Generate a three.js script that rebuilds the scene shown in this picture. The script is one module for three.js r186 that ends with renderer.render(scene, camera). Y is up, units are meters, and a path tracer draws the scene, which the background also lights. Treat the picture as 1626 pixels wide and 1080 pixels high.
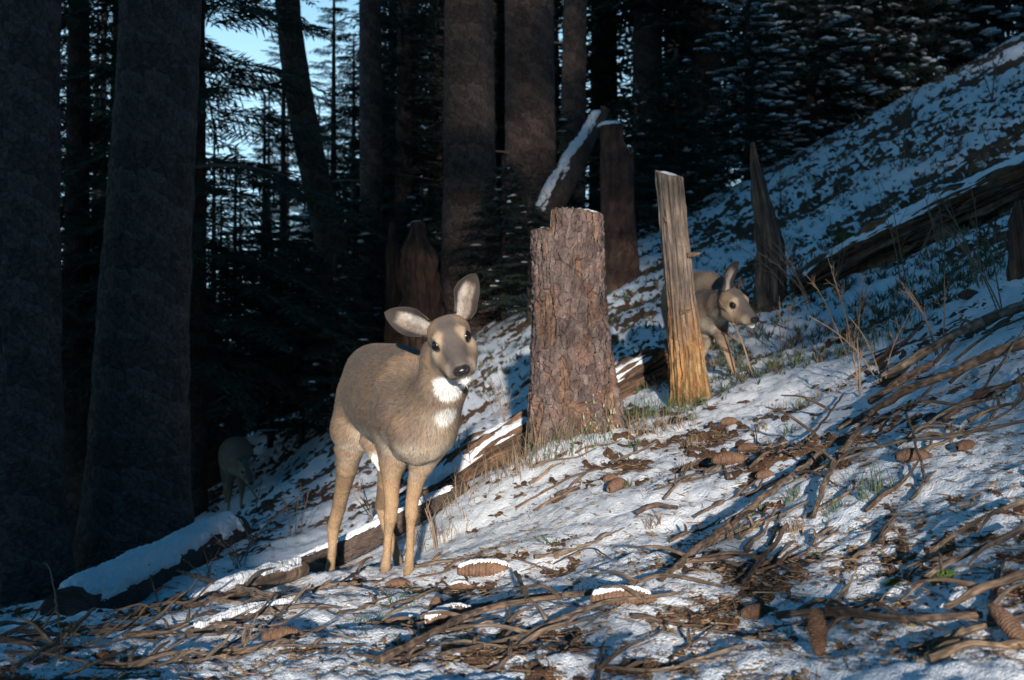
import * as THREE from 'three';
import { mergeGeometries } from 'three/addons/utils/BufferGeometryUtils.js';
import { createNoise2D, createNoise3D } from 'simplex-noise';

// ---------------------------------------------------------------- camera, sky, sun, exposure
const scene = new THREE.Scene();
const FOCAL = 1990;                                                    // in pixels of the 1626 x 1080 photograph
const camera = new THREE.PerspectiveCamera(2 * Math.atan(540 / FOCAL) * 180 / Math.PI, 1626 / 1080, 0.05, 400);
camera.position.set(0, 0.55, 0);
camera.rotation.x = Math.atan(60 / FOCAL);
camera.updateMatrixWorld();
camera.focus = 3.2; camera.userData.fStop = 6.3;

const renderer = new THREE.WebGLRenderer({ antialias: true });
renderer.toneMapping = THREE.LinearToneMapping;
renderer.toneMappingExposure = 1.34;
renderer.shadowMap.enabled = true;

const SUN_AZIMUTH = 2 * Math.PI / 180, SUN_HEIGHT = 7.5 * Math.PI / 180;
const SUN = new THREE.Vector3(Math.sin(SUN_AZIMUTH) * Math.cos(SUN_HEIGHT), Math.sin(SUN_HEIGHT), Math.cos(SUN_AZIMUTH) * Math.cos(SUN_HEIGHT));
const sun = new THREE.DirectionalLight(new THREE.Color().setRGB(1, 0.93, 0.85), 5.0);
sun.name = 'sun';
sun.position.copy(SUN).multiplyScalar(40);
sun.castShadow = true; sun.shadow.radius = 1.6;
sun.shadow.mapSize.set(4096, 4096);
Object.assign(sun.shadow.camera, { left: -12, right: 12, top: 12, bottom: -12, near: 1, far: 90 });
scene.add(sun, sun.target);

{ // clear winter sky: pale near the horizon, deep blue overhead, the same all round
  const W = 64, H = 256, d = new Float32Array(W * H * 4);
  const stops = [[-90, .06, .10, .13], [-4, .24, .42, .54], [0, .48, .79, .98], [11, .46, .77, 1.0], [24, .050, .24, .48], [45, .011, .095, .215], [90, .007, .062, .155]];
  for (let j = 0; j < H; j++) {
    const e = (j + .5) / H * 180 - 90;
    let k = 0; while (k < stops.length - 2 && e > stops[k + 1][0]) k++;
    const a = stops[k], b = stops[k + 1], t = Math.min(1, Math.max(0, (e - a[0]) / (b[0] - a[0]))), s = t * t * (3 - 2 * t);
    for (let i = 0; i < W; i++) { const o = (j * W + i) * 4; for (let c = 0; c < 3; c++) d[o + c] = a[c + 1] + (b[c + 1] - a[c + 1]) * s; d[o + 3] = 1; }
  }
  const t = new THREE.DataTexture(d, W, H, THREE.RGBAFormat, THREE.FloatType);
  t.mapping = THREE.EquirectangularReflectionMapping; t.magFilter = THREE.LinearFilter; t.needsUpdate = true;
  scene.background = t; scene.environment = t;
  scene.backgroundIntensity = scene.environmentIntensity = 1.0;
}

// ---------------------------------------------------------------- helpers
function rng(seed) { let s = seed >>> 0; return () => { s = (s + 0x6d2b79f5) | 0; let t = Math.imul(s ^ (s >>> 15), 1 | s); t = (t + Math.imul(t ^ (t >>> 7), 61 | t)) ^ t; return ((t ^ (t >>> 14)) >>> 0) / 4294967296; }; }
const n2 = createNoise2D(rng(11)), n3 = createNoise3D(rng(12));
const V = (x, y, z) => new THREE.Vector3(x, y, z);
const lerp = (a, b, t) => a + (b - a) * t, clamp = (x, a, b) => Math.min(b, Math.max(a, x));
const sstep = (a, b, x) => { const t = clamp((x - a) / (b - a), 0, 1); return t * t * (3 - 2 * t); };
const fbm2 = (x, y, o = 3) => { let s = 0, a = 1, t = 0; for (let i = 0; i < o; i++) { s += a * n2(x, y); t += a; a *= .5; x = x * 2.03 + 7.1; y = y * 2.03 - 3.3; } return s / t; };
const fbm3 = (x, y, z, o = 3) => { let s = 0, a = 1, t = 0; for (let i = 0; i < o; i++) { s += a * n3(x, y, z); t += a; a *= .5; x = x * 2.03 + 7.1; y = y * 2.03 - 3.3; z = z * 2.03 + 1.7; } return s / t; };
const UP = V(0, 1, 0);
const RAY = (px, py) => V((px - 813) / FOCAL, (540 - py) / FOCAL, -1).applyEuler(camera.rotation);
const P = (px, py, depth) => RAY(px, py).multiplyScalar(depth).add(camera.position);   // a measured spot of the photograph at its distance, in metres

const taken = {};
function numbered(name) { const n = taken[name] = (taken[name] ?? -1) + 1; return n ? name + '_' + String(n).padStart(3, '0') : name; }
function tag(o, label, category, group, kind) { o.userData = { ...o.userData }; if (label) o.userData.label = label; if (category) o.userData.category = category; if (group) o.userData.group = group; if (kind) o.userData.kind = kind; return o; }
function thing(name, pos, label, category, group) { const g = new THREE.Group(); g.name = numbered(name); g.position.copy(pos); scene.add(g); return tag(g, label, category, group); }
function part(parent, name, geo, mat) { const m = new THREE.Mesh(geo, mat); m.name = name; m.castShadow = m.receiveShadow = true; parent.add(m); return m; }
function solo(name, geo, mat, pos, label, category, group) { const m = new THREE.Mesh(geo, mat); m.name = numbered(name); m.castShadow = m.receiveShadow = true; if (pos) m.position.copy(pos); scene.add(m); return tag(m, label, category, group); }
function structure(name, geo, mat) { const m = new THREE.Mesh(geo, mat); m.name = name; m.castShadow = m.receiveShadow = true; scene.add(m); return tag(m, null, null, null, 'structure'); }

function geoFrom(pos, uv, col, idx) {
  const g = new THREE.BufferGeometry();
  g.setAttribute('position', new THREE.Float32BufferAttribute(pos, 3));
  if (uv) g.setAttribute('uv', new THREE.Float32BufferAttribute(uv, 2));
  if (col) g.setAttribute('color', new THREE.Float32BufferAttribute(col, 3));
  if (idx) g.setIndex(idx);
  g.computeVertexNormals();
  return g;
}
// tileable noise for textures
function tile(period, seed) {
  const r = rng(seed), p = period, t = new Float32Array(p * p).map(() => r());
  return (u, v) => { const x = u * p, y = v * p, i = Math.floor(x), j = Math.floor(y), a = x - i, b = y - j, s = a * a * (3 - 2 * a), q = b * b * (3 - 2 * b), m = (k) => ((k % p) + p) % p; const A = t[m(j) * p + m(i)], B = t[m(j) * p + m(i + 1)], C = t[m(j + 1) * p + m(i)], D = t[m(j + 1) * p + m(i + 1)]; return lerp(lerp(A, B, s), lerp(C, D, s), q); };
}
function tileXY(px, py, seed) {                                        // different period across and along
  const r = rng(seed), t = new Float32Array(px * py).map(() => r());
  return (u, v) => { const x = u * px, y = v * py, i = Math.floor(x), j = Math.floor(y), a = x - i, b = y - j, s = a * a * (3 - 2 * a), q = b * b * (3 - 2 * b), mx = (k) => ((k % px) + px) % px, my = (k) => ((k % py) + py) % py; return lerp(lerp(t[my(j) * px + mx(i)], t[my(j) * px + mx(i + 1)], s), lerp(t[my(j + 1) * px + mx(i)], t[my(j + 1) * px + mx(i + 1)], s), q); };
}
function texture(size, fn, srgb) {                                     // fn(u, v) gives r, g, b from 0 to 1
  const d = new Uint8Array(size * size * 4);
  for (let j = 0; j < size; j++) for (let i = 0; i < size; i++) { const c = fn((i + .5) / size, (j + .5) / size), o = (j * size + i) * 4; for (let k = 0; k < 3; k++) d[o + k] = clamp(Math.round(255 * (c.length ? c[k] : c)), 0, 255); d[o + 3] = 255; }
  const t = new THREE.DataTexture(d, size, size); t.wrapS = t.wrapT = THREE.RepeatWrapping; t.magFilter = THREE.LinearFilter; t.minFilter = THREE.LinearMipmapLinearFilter; t.generateMipmaps = true; if (srgb) t.colorSpace = THREE.SRGBColorSpace; t.needsUpdate = true; return t;
}
const mixc = (a, b, t) => [lerp(a[0], b[0], t), lerp(a[1], b[1], t), lerp(a[2], b[2], t)];
function cellsXY(px, py, seed) {                                       // tileable cells: [distance to the border between two cells, random of the cell]
  const r = rng(seed), q = new Float32Array(px * py * 3).map(() => r());
  return (u, v) => { const x = u * px, y = v * py, i = Math.floor(x), j = Math.floor(y); let d1 = 9, d2 = 9, id = 0; for (let b = -1; b <= 1; b++) for (let a = -1; a <= 1; a++) { const ci = ((i + a) % px + px) % px, cj = ((j + b) % py + py) % py, o = (cj * px + ci) * 3, dx = i + a + q[o] - x, dy = j + b + q[o + 1] - y, d = Math.hypot(dx, dy); if (d < d1) { d2 = d1; d1 = d; id = q[o + 2]; } else if (d < d2) d2 = d; } return [d2 - d1, id]; };
}

// ---------------------------------------------------------------- materials
const M = {};
{
  const a = tile(8, 1), b = tile(32, 2), c = tile(128, 3), gr = tile(256, 4);
  // spruce bark: small plates, half a metre a tile
  const pl = cellsXY(16, 11, 5), pl2 = cellsXY(34, 24, 6), warp = tile(12, 7);
  const plate = (u, v) => { const w = (warp(u, v) - .5) * .06, [e, id] = pl(u + w, v - w), [e2, id2] = pl2(u - w, v + w); return [e, id, e2, id2]; };
  const barkBump = texture(512, (u, v) => { const [e, id, e2, id2] = plate(u, v); return clamp(.25 + .3 * sstep(0, .28, e) + .18 * id + .16 * sstep(0, .3, e2) * id2 + .12 * (c(u, v) - .5), 0, 1); });
  const barkColor = (c1, c2, c3) => texture(512, (u, v) => { const [, id, , id2] = plate(u, v), g = gr(u, v) - .5, k = id * .55 + id2 * .45; let col = k < .5 ? mixc(c1, c2, k * 2) : mixc(c2, c3, k * 2 - 1); col = col.map((x) => x * (1 + .35 * g + .12 * (a(u, v) - .5))); return col; }, true);
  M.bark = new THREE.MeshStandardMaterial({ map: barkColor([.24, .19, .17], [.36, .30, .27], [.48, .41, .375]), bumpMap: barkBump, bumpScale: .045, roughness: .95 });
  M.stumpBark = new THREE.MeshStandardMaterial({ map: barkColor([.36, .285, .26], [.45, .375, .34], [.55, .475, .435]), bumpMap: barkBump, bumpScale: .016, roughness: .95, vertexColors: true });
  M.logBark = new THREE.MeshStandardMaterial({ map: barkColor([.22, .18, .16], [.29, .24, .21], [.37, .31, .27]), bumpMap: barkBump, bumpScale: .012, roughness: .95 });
  // bare wood: long grain
  const g1 = tileXY(48, 3, 8), g2 = tileXY(160, 6, 9), g3 = tileXY(20, 2, 10);
  const grain = (u, v) => .45 * g1(u, v) + .35 * g2(u, v) + .2 * g3(u, v);
  const woodBump = texture(512, (u, v) => clamp(grain(u, v) + .12 * (c(u, v) - .5), 0, 1));
  const woodTone = texture(512, (u, v) => { const k = .62 + .55 * (grain(u, v) - .5) + .14 * (gr(u, v) - .5); return [k, k * .985, k * .96]; }, true);
  M.wood = new THREE.MeshStandardMaterial({ map: woodTone, bumpMap: woodBump, bumpScale: .012, roughness: .85, vertexColors: true });
  M.rotten = new THREE.MeshStandardMaterial({ map: woodTone, bumpMap: woodBump, bumpScale: .02, roughness: .95, vertexColors: true });
  M.cut = new THREE.MeshStandardMaterial({ color: new THREE.Color(.30, .22, .15), bumpMap: woodBump, bumpScale: .003, roughness: .9 });
  const stickTone = texture(256, (u, v) => { const k = .75 + .5 * (grain(u, v) - .5) + .5 * (b(u, v) - .5); return [k, k, k]; }, true);
  const stick = (r, g, bl) => new THREE.MeshStandardMaterial({ color: new THREE.Color(r, g, bl), map: stickTone, bumpMap: woodBump, bumpScale: .004, roughness: .9 });
  M.sticks = [stick(.30, .20, .135), stick(.36, .26, .185), stick(.24, .155, .105), stick(.42, .29, .18), stick(.30, .225, .17)];
  M.dark = stick(.10, .075, .06);
  M.twig = new THREE.MeshStandardMaterial({ color: new THREE.Color(.24, .16, .10), roughness: .85 });
  M.twigDark = new THREE.MeshStandardMaterial({ color: new THREE.Color(.13, .09, .07), roughness: .9 });
  // snow
  const snowBump = texture(512, (u, v) => clamp(.5 + .3 * (c(u, v) - .5) + .5 * (gr(u, v) - .5) + .3 * (b(u, v) - .5), 0, 1));
  M.snow = new THREE.MeshPhysicalMaterial({ color: new THREE.Color(.86, .88, .90), bumpMap: snowBump, bumpScale: .004, roughness: .62 });
  // needle litter
  const cv = document.createElement('canvas'); cv.width = cv.height = 1024; const x = cv.getContext('2d'), r = rng(77);
  x.fillStyle = 'rgb(84,58,40)'; x.fillRect(0, 0, 1024, 1024);
  const tones = ['#5b3d29', '#7d583b', '#94704e', '#4a3122', '#6b4a30', '#a98560', '#3e2a1f', '#83604a'];
  for (let i = 0; i < 15000; i++) { const px = r() * 1024, py = r() * 1024, an = r() * 6.283, l = 8 + 34 * r() * r(), wd = 1 + 3.2 * r() * r(); x.strokeStyle = tones[Math.floor(r() * 8)]; x.lineWidth = wd; for (const ox of [-1024, 0, 1024]) for (const oy of [-1024, 0, 1024]) { if (px + ox < -50 || px + ox > 1074 || py + oy < -50 || py + oy > 1074) continue; x.beginPath(); x.moveTo(px + ox, py + oy); x.quadraticCurveTo(px + ox + Math.cos(an) * l * .5 + (r() - .5) * 5, py + oy + Math.sin(an) * l * .5, px + ox + Math.cos(an) * l, py + oy + Math.sin(an) * l); x.stroke(); } }
  const lit = new THREE.CanvasTexture(cv); lit.wrapS = lit.wrapT = THREE.RepeatWrapping; lit.colorSpace = THREE.SRGBColorSpace;
  M.litter = new THREE.MeshStandardMaterial({ map: lit, bumpMap: lit.clone(), bumpScale: .012, roughness: 1 });
  M.litter.bumpMap.colorSpace = THREE.NoColorSpace;
  M.needle = new THREE.MeshPhysicalMaterial({ color: new THREE.Color(.030, .052, .030), roughness: .8, side: THREE.DoubleSide, transmission: .15 });
  M.needleBlue = new THREE.MeshPhysicalMaterial({ color: new THREE.Color(.035, .055, .042), roughness: .8, side: THREE.DoubleSide, transmission: .15 });
  M.fresh = new THREE.MeshPhysicalMaterial({ color: new THREE.Color(.06, .13, .045), roughness: .7, side: THREE.DoubleSide, transmission: .2 });
  M.grass = new THREE.MeshPhysicalMaterial({ color: new THREE.Color(.09, .13, .045), roughness: .7, side: THREE.DoubleSide, transmission: .3 });
  M.hay = new THREE.MeshPhysicalMaterial({ color: new THREE.Color(.29, .20, .115), roughness: .8, side: THREE.DoubleSide, transmission: .3 });
  M.moss = new THREE.MeshStandardMaterial({ color: new THREE.Color(.10, .16, .035), roughness: 1 });
  M.lichen = new THREE.MeshStandardMaterial({ color: new THREE.Color(.33, .35, .19), roughness: 1 });
  M.cone = new THREE.MeshStandardMaterial({ roughness: .75, vertexColors: true });
  M.flake = new THREE.MeshStandardMaterial({ color: new THREE.Color(1, 1, 1), roughness: .95, side: THREE.DoubleSide });
  M.fur = new THREE.MeshPhysicalMaterial({ roughness: .9, vertexColors: true, sheen: .08, sheenColor: new THREE.Color(.6, .5, .4), sheenRoughness: .6, side: THREE.DoubleSide });
  M.eye = new THREE.MeshPhysicalMaterial({ color: new THREE.Color(.008, .006, .005), roughness: .16, clearcoat: .35, clearcoatRoughness: .05 });
  M.nose = new THREE.MeshPhysicalMaterial({ color: new THREE.Color(.012, .011, .011), roughness: .32, clearcoat: .5, clearcoatRoughness: .25, bumpMap: snowBump, bumpScale: .002 });
  M.hoof = new THREE.MeshStandardMaterial({ color: new THREE.Color(.03, .026, .024), roughness: .5 });
}
// ---------------------------------------------------------------- terrain
const knots = [
  [-200, 1100, 1.95], [0, 1085, 2.05], [400, 1090, 2.0], [813, 1090, 1.95], [1200, 1085, 1.85], [1626, 1060, 1.75], [1800, 1050, 1.7],
  [150, 1035, 2.45], [300, 978, 2.8], [450, 935, 3.2], [525, 922, 3.77], [611, 915, 3.28], [650, 918, 3.24], [636, 915, 3.69],
  [700, 965, 2.75], [900, 950, 2.65], [900, 880, 3.15], [880, 800, 3.75], [905, 700, 4.5], [850, 735, 4.25], [760, 870, 3.5], [760, 800, 4.1],
  [1100, 950, 2.4], [1100, 850, 2.95], [1100, 750, 3.6], [1100, 680, 4.3], [1095, 635, 4.9], [1172, 606, 5.1], [1100, 540, 6.2], [1060, 450, 8], [1040, 405, 9.5],
  [1300, 1000, 2.15], [1300, 880, 2.5], [1300, 760, 3.05], [1300, 670, 3.8], [1300, 590, 4.6], [1300, 510, 5.6], [1300, 440, 6.5], [1300, 340, 8.5], [1300, 235, 11.5],
  [1600, 960, 1.95], [1600, 820, 2.3], [1600, 690, 2.8], [1600, 570, 3.4], [1600, 480, 4.2], [1600, 400, 5.0], [1600, 320, 6.2], [1600, 190, 8.5], [1600, 75, 11.5],
  [560, 885, 4.6], [450, 865, 5.4], [400, 840, 6.6], [375, 814, 9.2], [100, 1005, 4.4], [230, 895, 6.4], [40, 965, 5.5], [300, 800, 10.5],
  [640, 825, 5.0], [720, 765, 5.4], [780, 700, 6.0], [700, 700, 7.2], [780, 600, 8], [800, 520, 9.5], [560, 760, 7], [520, 700, 9.5], [600, 600, 11.5], [450, 720, 11],
].map(([x, y, d]) => P(x, y, d)).concat([
  [-8, -1.2, -8], [-15, -3, -15], [-8, -1.5, -20], [-2, .2, -20], [4, 3, -18], [10, 6.5, -18], [8, 4.6, -8], [14, 8, -8], [0, 1, -35], [-20, -5, -35], [20, 10, -35],
  [4.5, 1.95, 0], [10, 4.4, 0], [-4, -.8, 0], [-10, -2.5, 0], [0, .08, -.7], [1, .36, -.7], [-1, -.05, -.7], [0, .12, .3], [1, .42, .3], [-1, -.12, .3],
  [0, .14, 1.5], [1, .44, 1.5], [3, 1.15, 1.5], [-2, -.4, 1.5],
  [0, .12, 3.5], [2.5, .85, 3.5], [0, .3, 10], [2.5, .8, 10], [8, 2.5, 10], [-8, -1.5, 10], [0, 0, 25], [10, 2, 25], [-10, -2, 25],
].map((p) => V(...p)));
const base = (() => {                                                  // thin-plate spline through the spots whose height was measured
  const n = knots.length, N = n + 3, A = Array.from({ length: N }, () => new Float64Array(N + 1));
  const U = (r2) => r2 < 1e-9 ? 0 : .5 * r2 * Math.log(r2);
  for (let i = 0; i < n; i++) {
    for (let j = 0; j < n; j++) A[i][j] = U((knots[i].x - knots[j].x) ** 2 + (knots[i].z - knots[j].z) ** 2) + (i === j ? .004 : 0);
    A[i][n] = A[n][i] = 1; A[i][n + 1] = A[n + 1][i] = knots[i].x; A[i][n + 2] = A[n + 2][i] = knots[i].z; A[i][N] = knots[i].y;
  }
  for (let c = 0; c < N; c++) {
    let p = c; for (let r = c + 1; r < N; r++) if (Math.abs(A[r][c]) > Math.abs(A[p][c])) p = r;
    [A[c], A[p]] = [A[p], A[c]];
    for (let r = c + 1; r < N; r++) { const k = A[r][c] / A[c][c]; if (k) for (let q = c; q <= N; q++) A[r][q] -= k * A[c][q]; }
  }
  const w = new Float64Array(N);
  for (let r = N - 1; r >= 0; r--) { let s = A[r][N]; for (let q = r + 1; q < N; q++) s -= A[r][q] * w[q]; w[r] = s / A[r][r]; }
  const at = (x, z) => { let s = w[n] + w[n + 1] * x + w[n + 2] * z; for (let i = 0; i < n; i++) s += w[i] * U((x - knots[i].x) ** 2 + (z - knots[i].z) ** 2); return s; };
  // beyond the built place the ground keeps the slope of the hillside
  const exact = (x, z) => { const cx = clamp(x, -22, 22), cz = clamp(z, -38, 28); return at(cx, cz) + (x - cx) * .2; };
  const X0 = -5, Z0 = -14, st = .06, nx = 200, nz = 280, grid = new Float64Array(nx * nz); for (let j = 0; j < nz; j++) for (let i = 0; i < nx; i++) grid[j * nx + i] = exact(X0 + i * st, Z0 + j * st);
  return (x, z) => { const u = (x - X0) / st, v = (z - Z0) / st, i = Math.floor(u), j = Math.floor(v); if (i < 0 || j < 0 || i > nx - 2 || j > nz - 2) return exact(x, z); const a = u - i, b = v - j, k = j * nx + i; return lerp(lerp(grid[k], grid[k + 1], a), lerp(grid[k + nx], grid[k + nx + 1], a), b); };
})();
const far = (x, z) => clamp(Math.hypot(x, z) / 5, 1, 2.4);
const swell = (x, z) => .028 * fbm2(x * 1.3 + 4, z * 1.3, 2);
const lie = (x, z) => { const w = .05 * n2(x * 3 + 50, z * 3), u = x + w, v = z - w; return [u * .88 + v * .47, v * .88 - u * .47]; };   // litter and hollows run a little with the slope
const soilAt = (x, z) => { const k = far(x, z), [u, v] = lie(x, z), m = .45 + 1.0 * sstep(-.55, .65, n2(x * .75 + 9, z * .75)), q = 1 - Math.abs(n2(u * 6.5, v * 10)); return base(x, z) + swell(x, z) + k * (m * (.014 * fbm2(u * 4.2, v * 6.4, 2) + .010 * (q * q - .55) + .009 * n2(x * 19 + 3, z * 19)) + .0055 * n2(x * 47, z * 47 + 9) + .006 * sstep(4, 7, Math.hypot(x, z)) * n2(x * 27, z * 27 + 4) + .0022 * n2(x * 95, z * 95)); };
const snowAt = (x, z) => { const k = far(x, z), d = Math.hypot(x, z); return base(x, z) + swell(x, z) + k * (.0085 - .001 * sstep(3.2, 4.4, d) - .0045 * sstep(4.5, 7, d) + .003 * sstep(3.0, 2.2, d) + .010 * n2(x * .9 + 30, z * .9) + .008 * n2(x * 4.1, z * 4.1 + 40) + .006 * n2(x * 13, z * 13 + 70) + .0026 * n2(x * 34 + 5, z * 34) + .0012 * n2(x * 78, z * 78 + 5)); };
const topAt = (x, z) => Math.max(soilAt(x, z), snowAt(x, z));
function G(px, py) {                                                   // where a line of sight meets the ground
  const d = RAY(px, py), o = camera.position; let t = 1.2, prev = t;
  for (; t < 60; t *= 1.02) { if (o.y + d.y * t < base(o.x + d.x * t, o.z + d.z * t)) break; prev = t; }
  for (let i = 0; i < 12; i++) { const m = (prev + t) / 2; if (o.y + d.y * m < base(o.x + d.x * m, o.z + d.z * m)) t = m; else prev = m; }
  return V(o.x + d.x * t, 0, o.z + d.z * t);
}
const onGround = (p, lift = 0) => V(p.x, topAt(p.x, p.z) + lift, p.z);
{
  // rings round the spot where the photographer stood, closer together where more can be seen
  const ang = []; const half = .44; for (let i = 0; i <= 430; i++) ang.push(-half + 2 * half * i / 430);
  for (let a = half + .03, s = .03; a < 2 * Math.PI - half - .015; s = Math.min(.12, s * 1.12), a += s) ang.push(a);
  const rad = [.05, .2, .4, .7]; for (let r = 1.0; r < 14; r *= 1.0062) rad.push(r); for (let r = rad[rad.length - 1] * 1.05; r < 130; r *= 1.06) rad.push(r);
  const na = ang.length, make = (fn, s) => {
    const pos = [], uv = [], idx = [];
    for (const r of rad) for (const a of ang) { const x = Math.sin(a) * r, z = -Math.cos(a) * r; pos.push(x, fn(x, z), z); uv.push(x * s, z * s); }
    for (let j = 0; j + 1 < rad.length; j++) for (let i = 0; i < na; i++) { const a = j * na + i, b = j * na + (i + 1) % na, c = a + na, d = b + na; idx.push(a, b, c, b, d, c); }
    return geoFrom(pos, uv, null, idx);
  };
  structure('ground', make(soilAt, 1.6), M.litter);
  structure('snow_cover', make(snowAt, 2.2), M.snow);
}
// ---------------------------------------------------------------- shapes
function radiusAlong(pts, radii) {                                     // radii belong to the points, wherever these lie along the whole length
  const n = radii.length, cum = [0]; for (let i = 1; i < pts.length; i++) cum.push(cum[i - 1] + pts[i].distanceTo(pts[i - 1]));
  const f = n === pts.length ? cum.map((c) => c / cum[cum.length - 1]) : radii.map((_, i) => i / (n - 1));
  return (t) => { let i = 0; while (i < n - 2 && t > f[i + 1]) i++; return lerp(radii[i], radii[i + 1], clamp((t - f[i]) / (f[i + 1] - f[i]), 0, 1)); };
}
// a tapered tube along points with radii, uneven as wood is; u runs round and v along, in metres times s
function tube(pts, radii, seg, rows, o = {}) {
  const { rough = 0, freq = 8, ridge = 0, ridges = 9, s = 2, seed = 0, color, capA = true, capB = true, square = 0, shape } = o;
  const curve = pts.length > 2 ? new THREE.CatmullRomCurve3(pts, false, 'centripetal') : new THREE.LineCurve3(pts[0], pts[1]);
  const rAt = radiusAlong(pts, radii);
  const L = curve.getLength(), pos = [], uv = [], col = [], idx = [];
  const T0 = curve.getTangentAt(0); let N = Math.abs(T0.y) < .9 ? V(0, 1, 0) : V(0, 0, 1); N.addScaledVector(T0, -N.dot(T0)).normalize();
  const c = V(), q = V(); let B;
  for (let j = 0; j <= rows; j++) {
    const t = j / rows, p = curve.getPointAt(t), T = curve.getTangentAt(t); N.addScaledVector(T, -N.dot(T)).normalize(); B = T.clone().cross(N);
    for (let i = 0; i <= seg; i++) {
      const a = i / seg * Math.PI * 2, ca = Math.cos(a), sa = Math.sin(a); let r = rAt(t);
      const h = n3(ca * 1.7 + seed, sa * 1.7, t * L * freq * .35 + seed * 3.1);
      r *= 1 + rough * (h + .5 * n3(ca * freq * .4, sa * freq * .4 + seed, t * L * freq)) + (ridge ? ridge * Math.sin(a * ridges + 2.2 * n3(ca, sa, t * L * 1.3 + seed)) : 0);
      if (shape) r = shape(r, a, t, L);
      c.copy(p).addScaledVector(N, ca * r).addScaledVector(B, sa * r); pos.push(c.x, c.y, c.z); uv.push(i / seg * Math.max(1, Math.round(rAt(.3) * 6.28 * s * 4)) / 4, t * L * s);
      if (color) col.push(...color(c, a, t, h));
    }
  }
  const w = seg + 1;
  for (let j = 0; j < rows; j++) for (let i = 0; i < seg; i++) { const a = j * w + i; idx.push(a, a + 1, a + w, a + 1, a + w + 1, a + w); }
  for (const [on, j] of [[capA, 0], [capB, rows]]) if (on) {
    const k = pos.length / 3, p = curve.getPointAt(j / rows); pos.push(p.x, p.y, p.z); uv.push(.5, j / rows * L * s); if (color) col.push(...color(p, 0, j / rows, 0));
    for (let i = 0; i < seg; i++) j ? idx.push(k, j * w + i, j * w + i + 1) : idx.push(k, i + 1, i);
  }
  const g = geoFrom(pos, uv, color ? col : null, idx);
  const n = g.attributes.normal; for (let j = 0; j <= rows; j++) { const a = j * w, b = a + seg, m = V(n.getX(a) + n.getX(b), n.getY(a) + n.getY(b), n.getZ(a) + n.getZ(b)).normalize(); n.setXYZ(a, m.x, m.y, m.z); n.setXYZ(b, m.x, m.y, m.z); }
  return g;
}
// snow lying along the top of a log: thick in the middle, thin and broken at its edges
function snowAlong(pts, radii, o = {}) {
  const { t0 = .02, t1 = .98, depth = .025, spread = 1.15, seed = 0, gaps = .4, rows = 90, seg = 22, freq = 7 } = o;
  const curve = pts.length > 2 ? new THREE.CatmullRomCurve3(pts, false, 'centripetal') : new THREE.LineCurve3(pts[0], pts[1]);
  const rAt = radiusAlong(pts, radii);
  const L = curve.getLength(), pos = [], uv = [], idx = [];
  for (let j = 0; j <= rows; j++) {
    const k = j / rows, t = lerp(t0, t1, k), p = curve.getPointAt(t), T = curve.getTangentAt(t), S = T.clone().cross(UP).normalize(), U = S.clone().cross(T).normalize(), r = rAt(t);
    for (let i = 0; i <= seg; i++) {
      const e = i / seg * 2 - 1, a = e * spread, end = sstep(0, .05, k) * sstep(0, .05, 1 - k), x = t * L * freq;
      const cover = .8 - gaps * .55 - .95 * e * e + .38 * n2(x * .5 + seed, e * 1.3) + .26 * n2(x * 2.1, e * 3 + seed) + .14 * n2(x * 6, e * 7) - 1.2 * (1 - end), h = depth * (cover > 0 ? Math.pow(cover, .65) * (1 + .10 * n2(x * 3.3, e * 4)) : cover * .9);
      const d = r + h, c = p.clone().addScaledVector(S, Math.sin(a) * d).addScaledVector(U, Math.cos(a) * d); pos.push(c.x, c.y, c.z); uv.push(c.x * 2.2, c.z * 2.2);
    }
  }
  const w = seg + 1; for (let j = 0; j < rows; j++) for (let i = 0; i < seg; i++) { const a = j * w + i; idx.push(a, a + 1, a + w, a + 1, a + w + 1, a + w); }
  return geoFrom(pos, uv, null, idx);
}
const shift = (pts, o) => pts.map((p) => p.clone().sub(o));
// an upright stump: bark (or bare wood) and a cut face whose height may step and tilt
function stump(o) {
  const { h, radius, cut, lean = V(0, 0, 0), seg = 128, rows = 130, color, relief, s = 2, seed = 0, capRings = 26 } = o;
  const pos = [], uv = [], col = [], idx = [], w = seg + 1;
  const put = (a, y, k, arr, uvs, cols) => {
    const ca = Math.cos(a), sa = Math.sin(a), r = radius(y, a) * k + (relief ? relief(ca, sa, y, a) * k : 0);
    let x = ca * r, z = sa * r; const yy = Math.min(y, cut(x, z)); x += lean.x * yy / h; z += lean.z * yy / h; arr.push(x, yy, z);
    uvs.push(a * radius(h * .4, 0) * s, yy * s); if (cols) cols.push(...color(x, yy, z, a));
  };
  for (let j = 0; j <= rows; j++) for (let i = 0; i <= seg; i++) put(i / seg * 2 * Math.PI, lerp(-.18, h + .03, j / rows), 1, pos, uv, col);
  for (let j = 0; j < rows; j++) for (let i = 0; i < seg; i++) { const a = j * w + i; idx.push(a, a + w, a + 1, a + 1, a + w, a + w + 1); }
  const side = geoFrom(pos, uv, col, idx);
  const p2 = [], u2 = [], i2 = [];
  for (let j = 0; j <= capRings; j++) for (let i = 0; i <= seg; i++) { put(i / seg * 2 * Math.PI, h + .03, 1 - j / capRings, p2, u2); const n = p2.length / 3 - 1; u2[n * 2] = p2[n * 3] * 4; u2[n * 2 + 1] = p2[n * 3 + 2] * 4; }
  for (let j = 0; j < capRings; j++) for (let i = 0; i < seg; i++) { const a = j * w + i; i2.push(a, a + w, a + 1, a + 1, a + w, a + w + 1); }
  return { side, cap: geoFrom(p2, u2, null, i2) };
}
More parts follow.
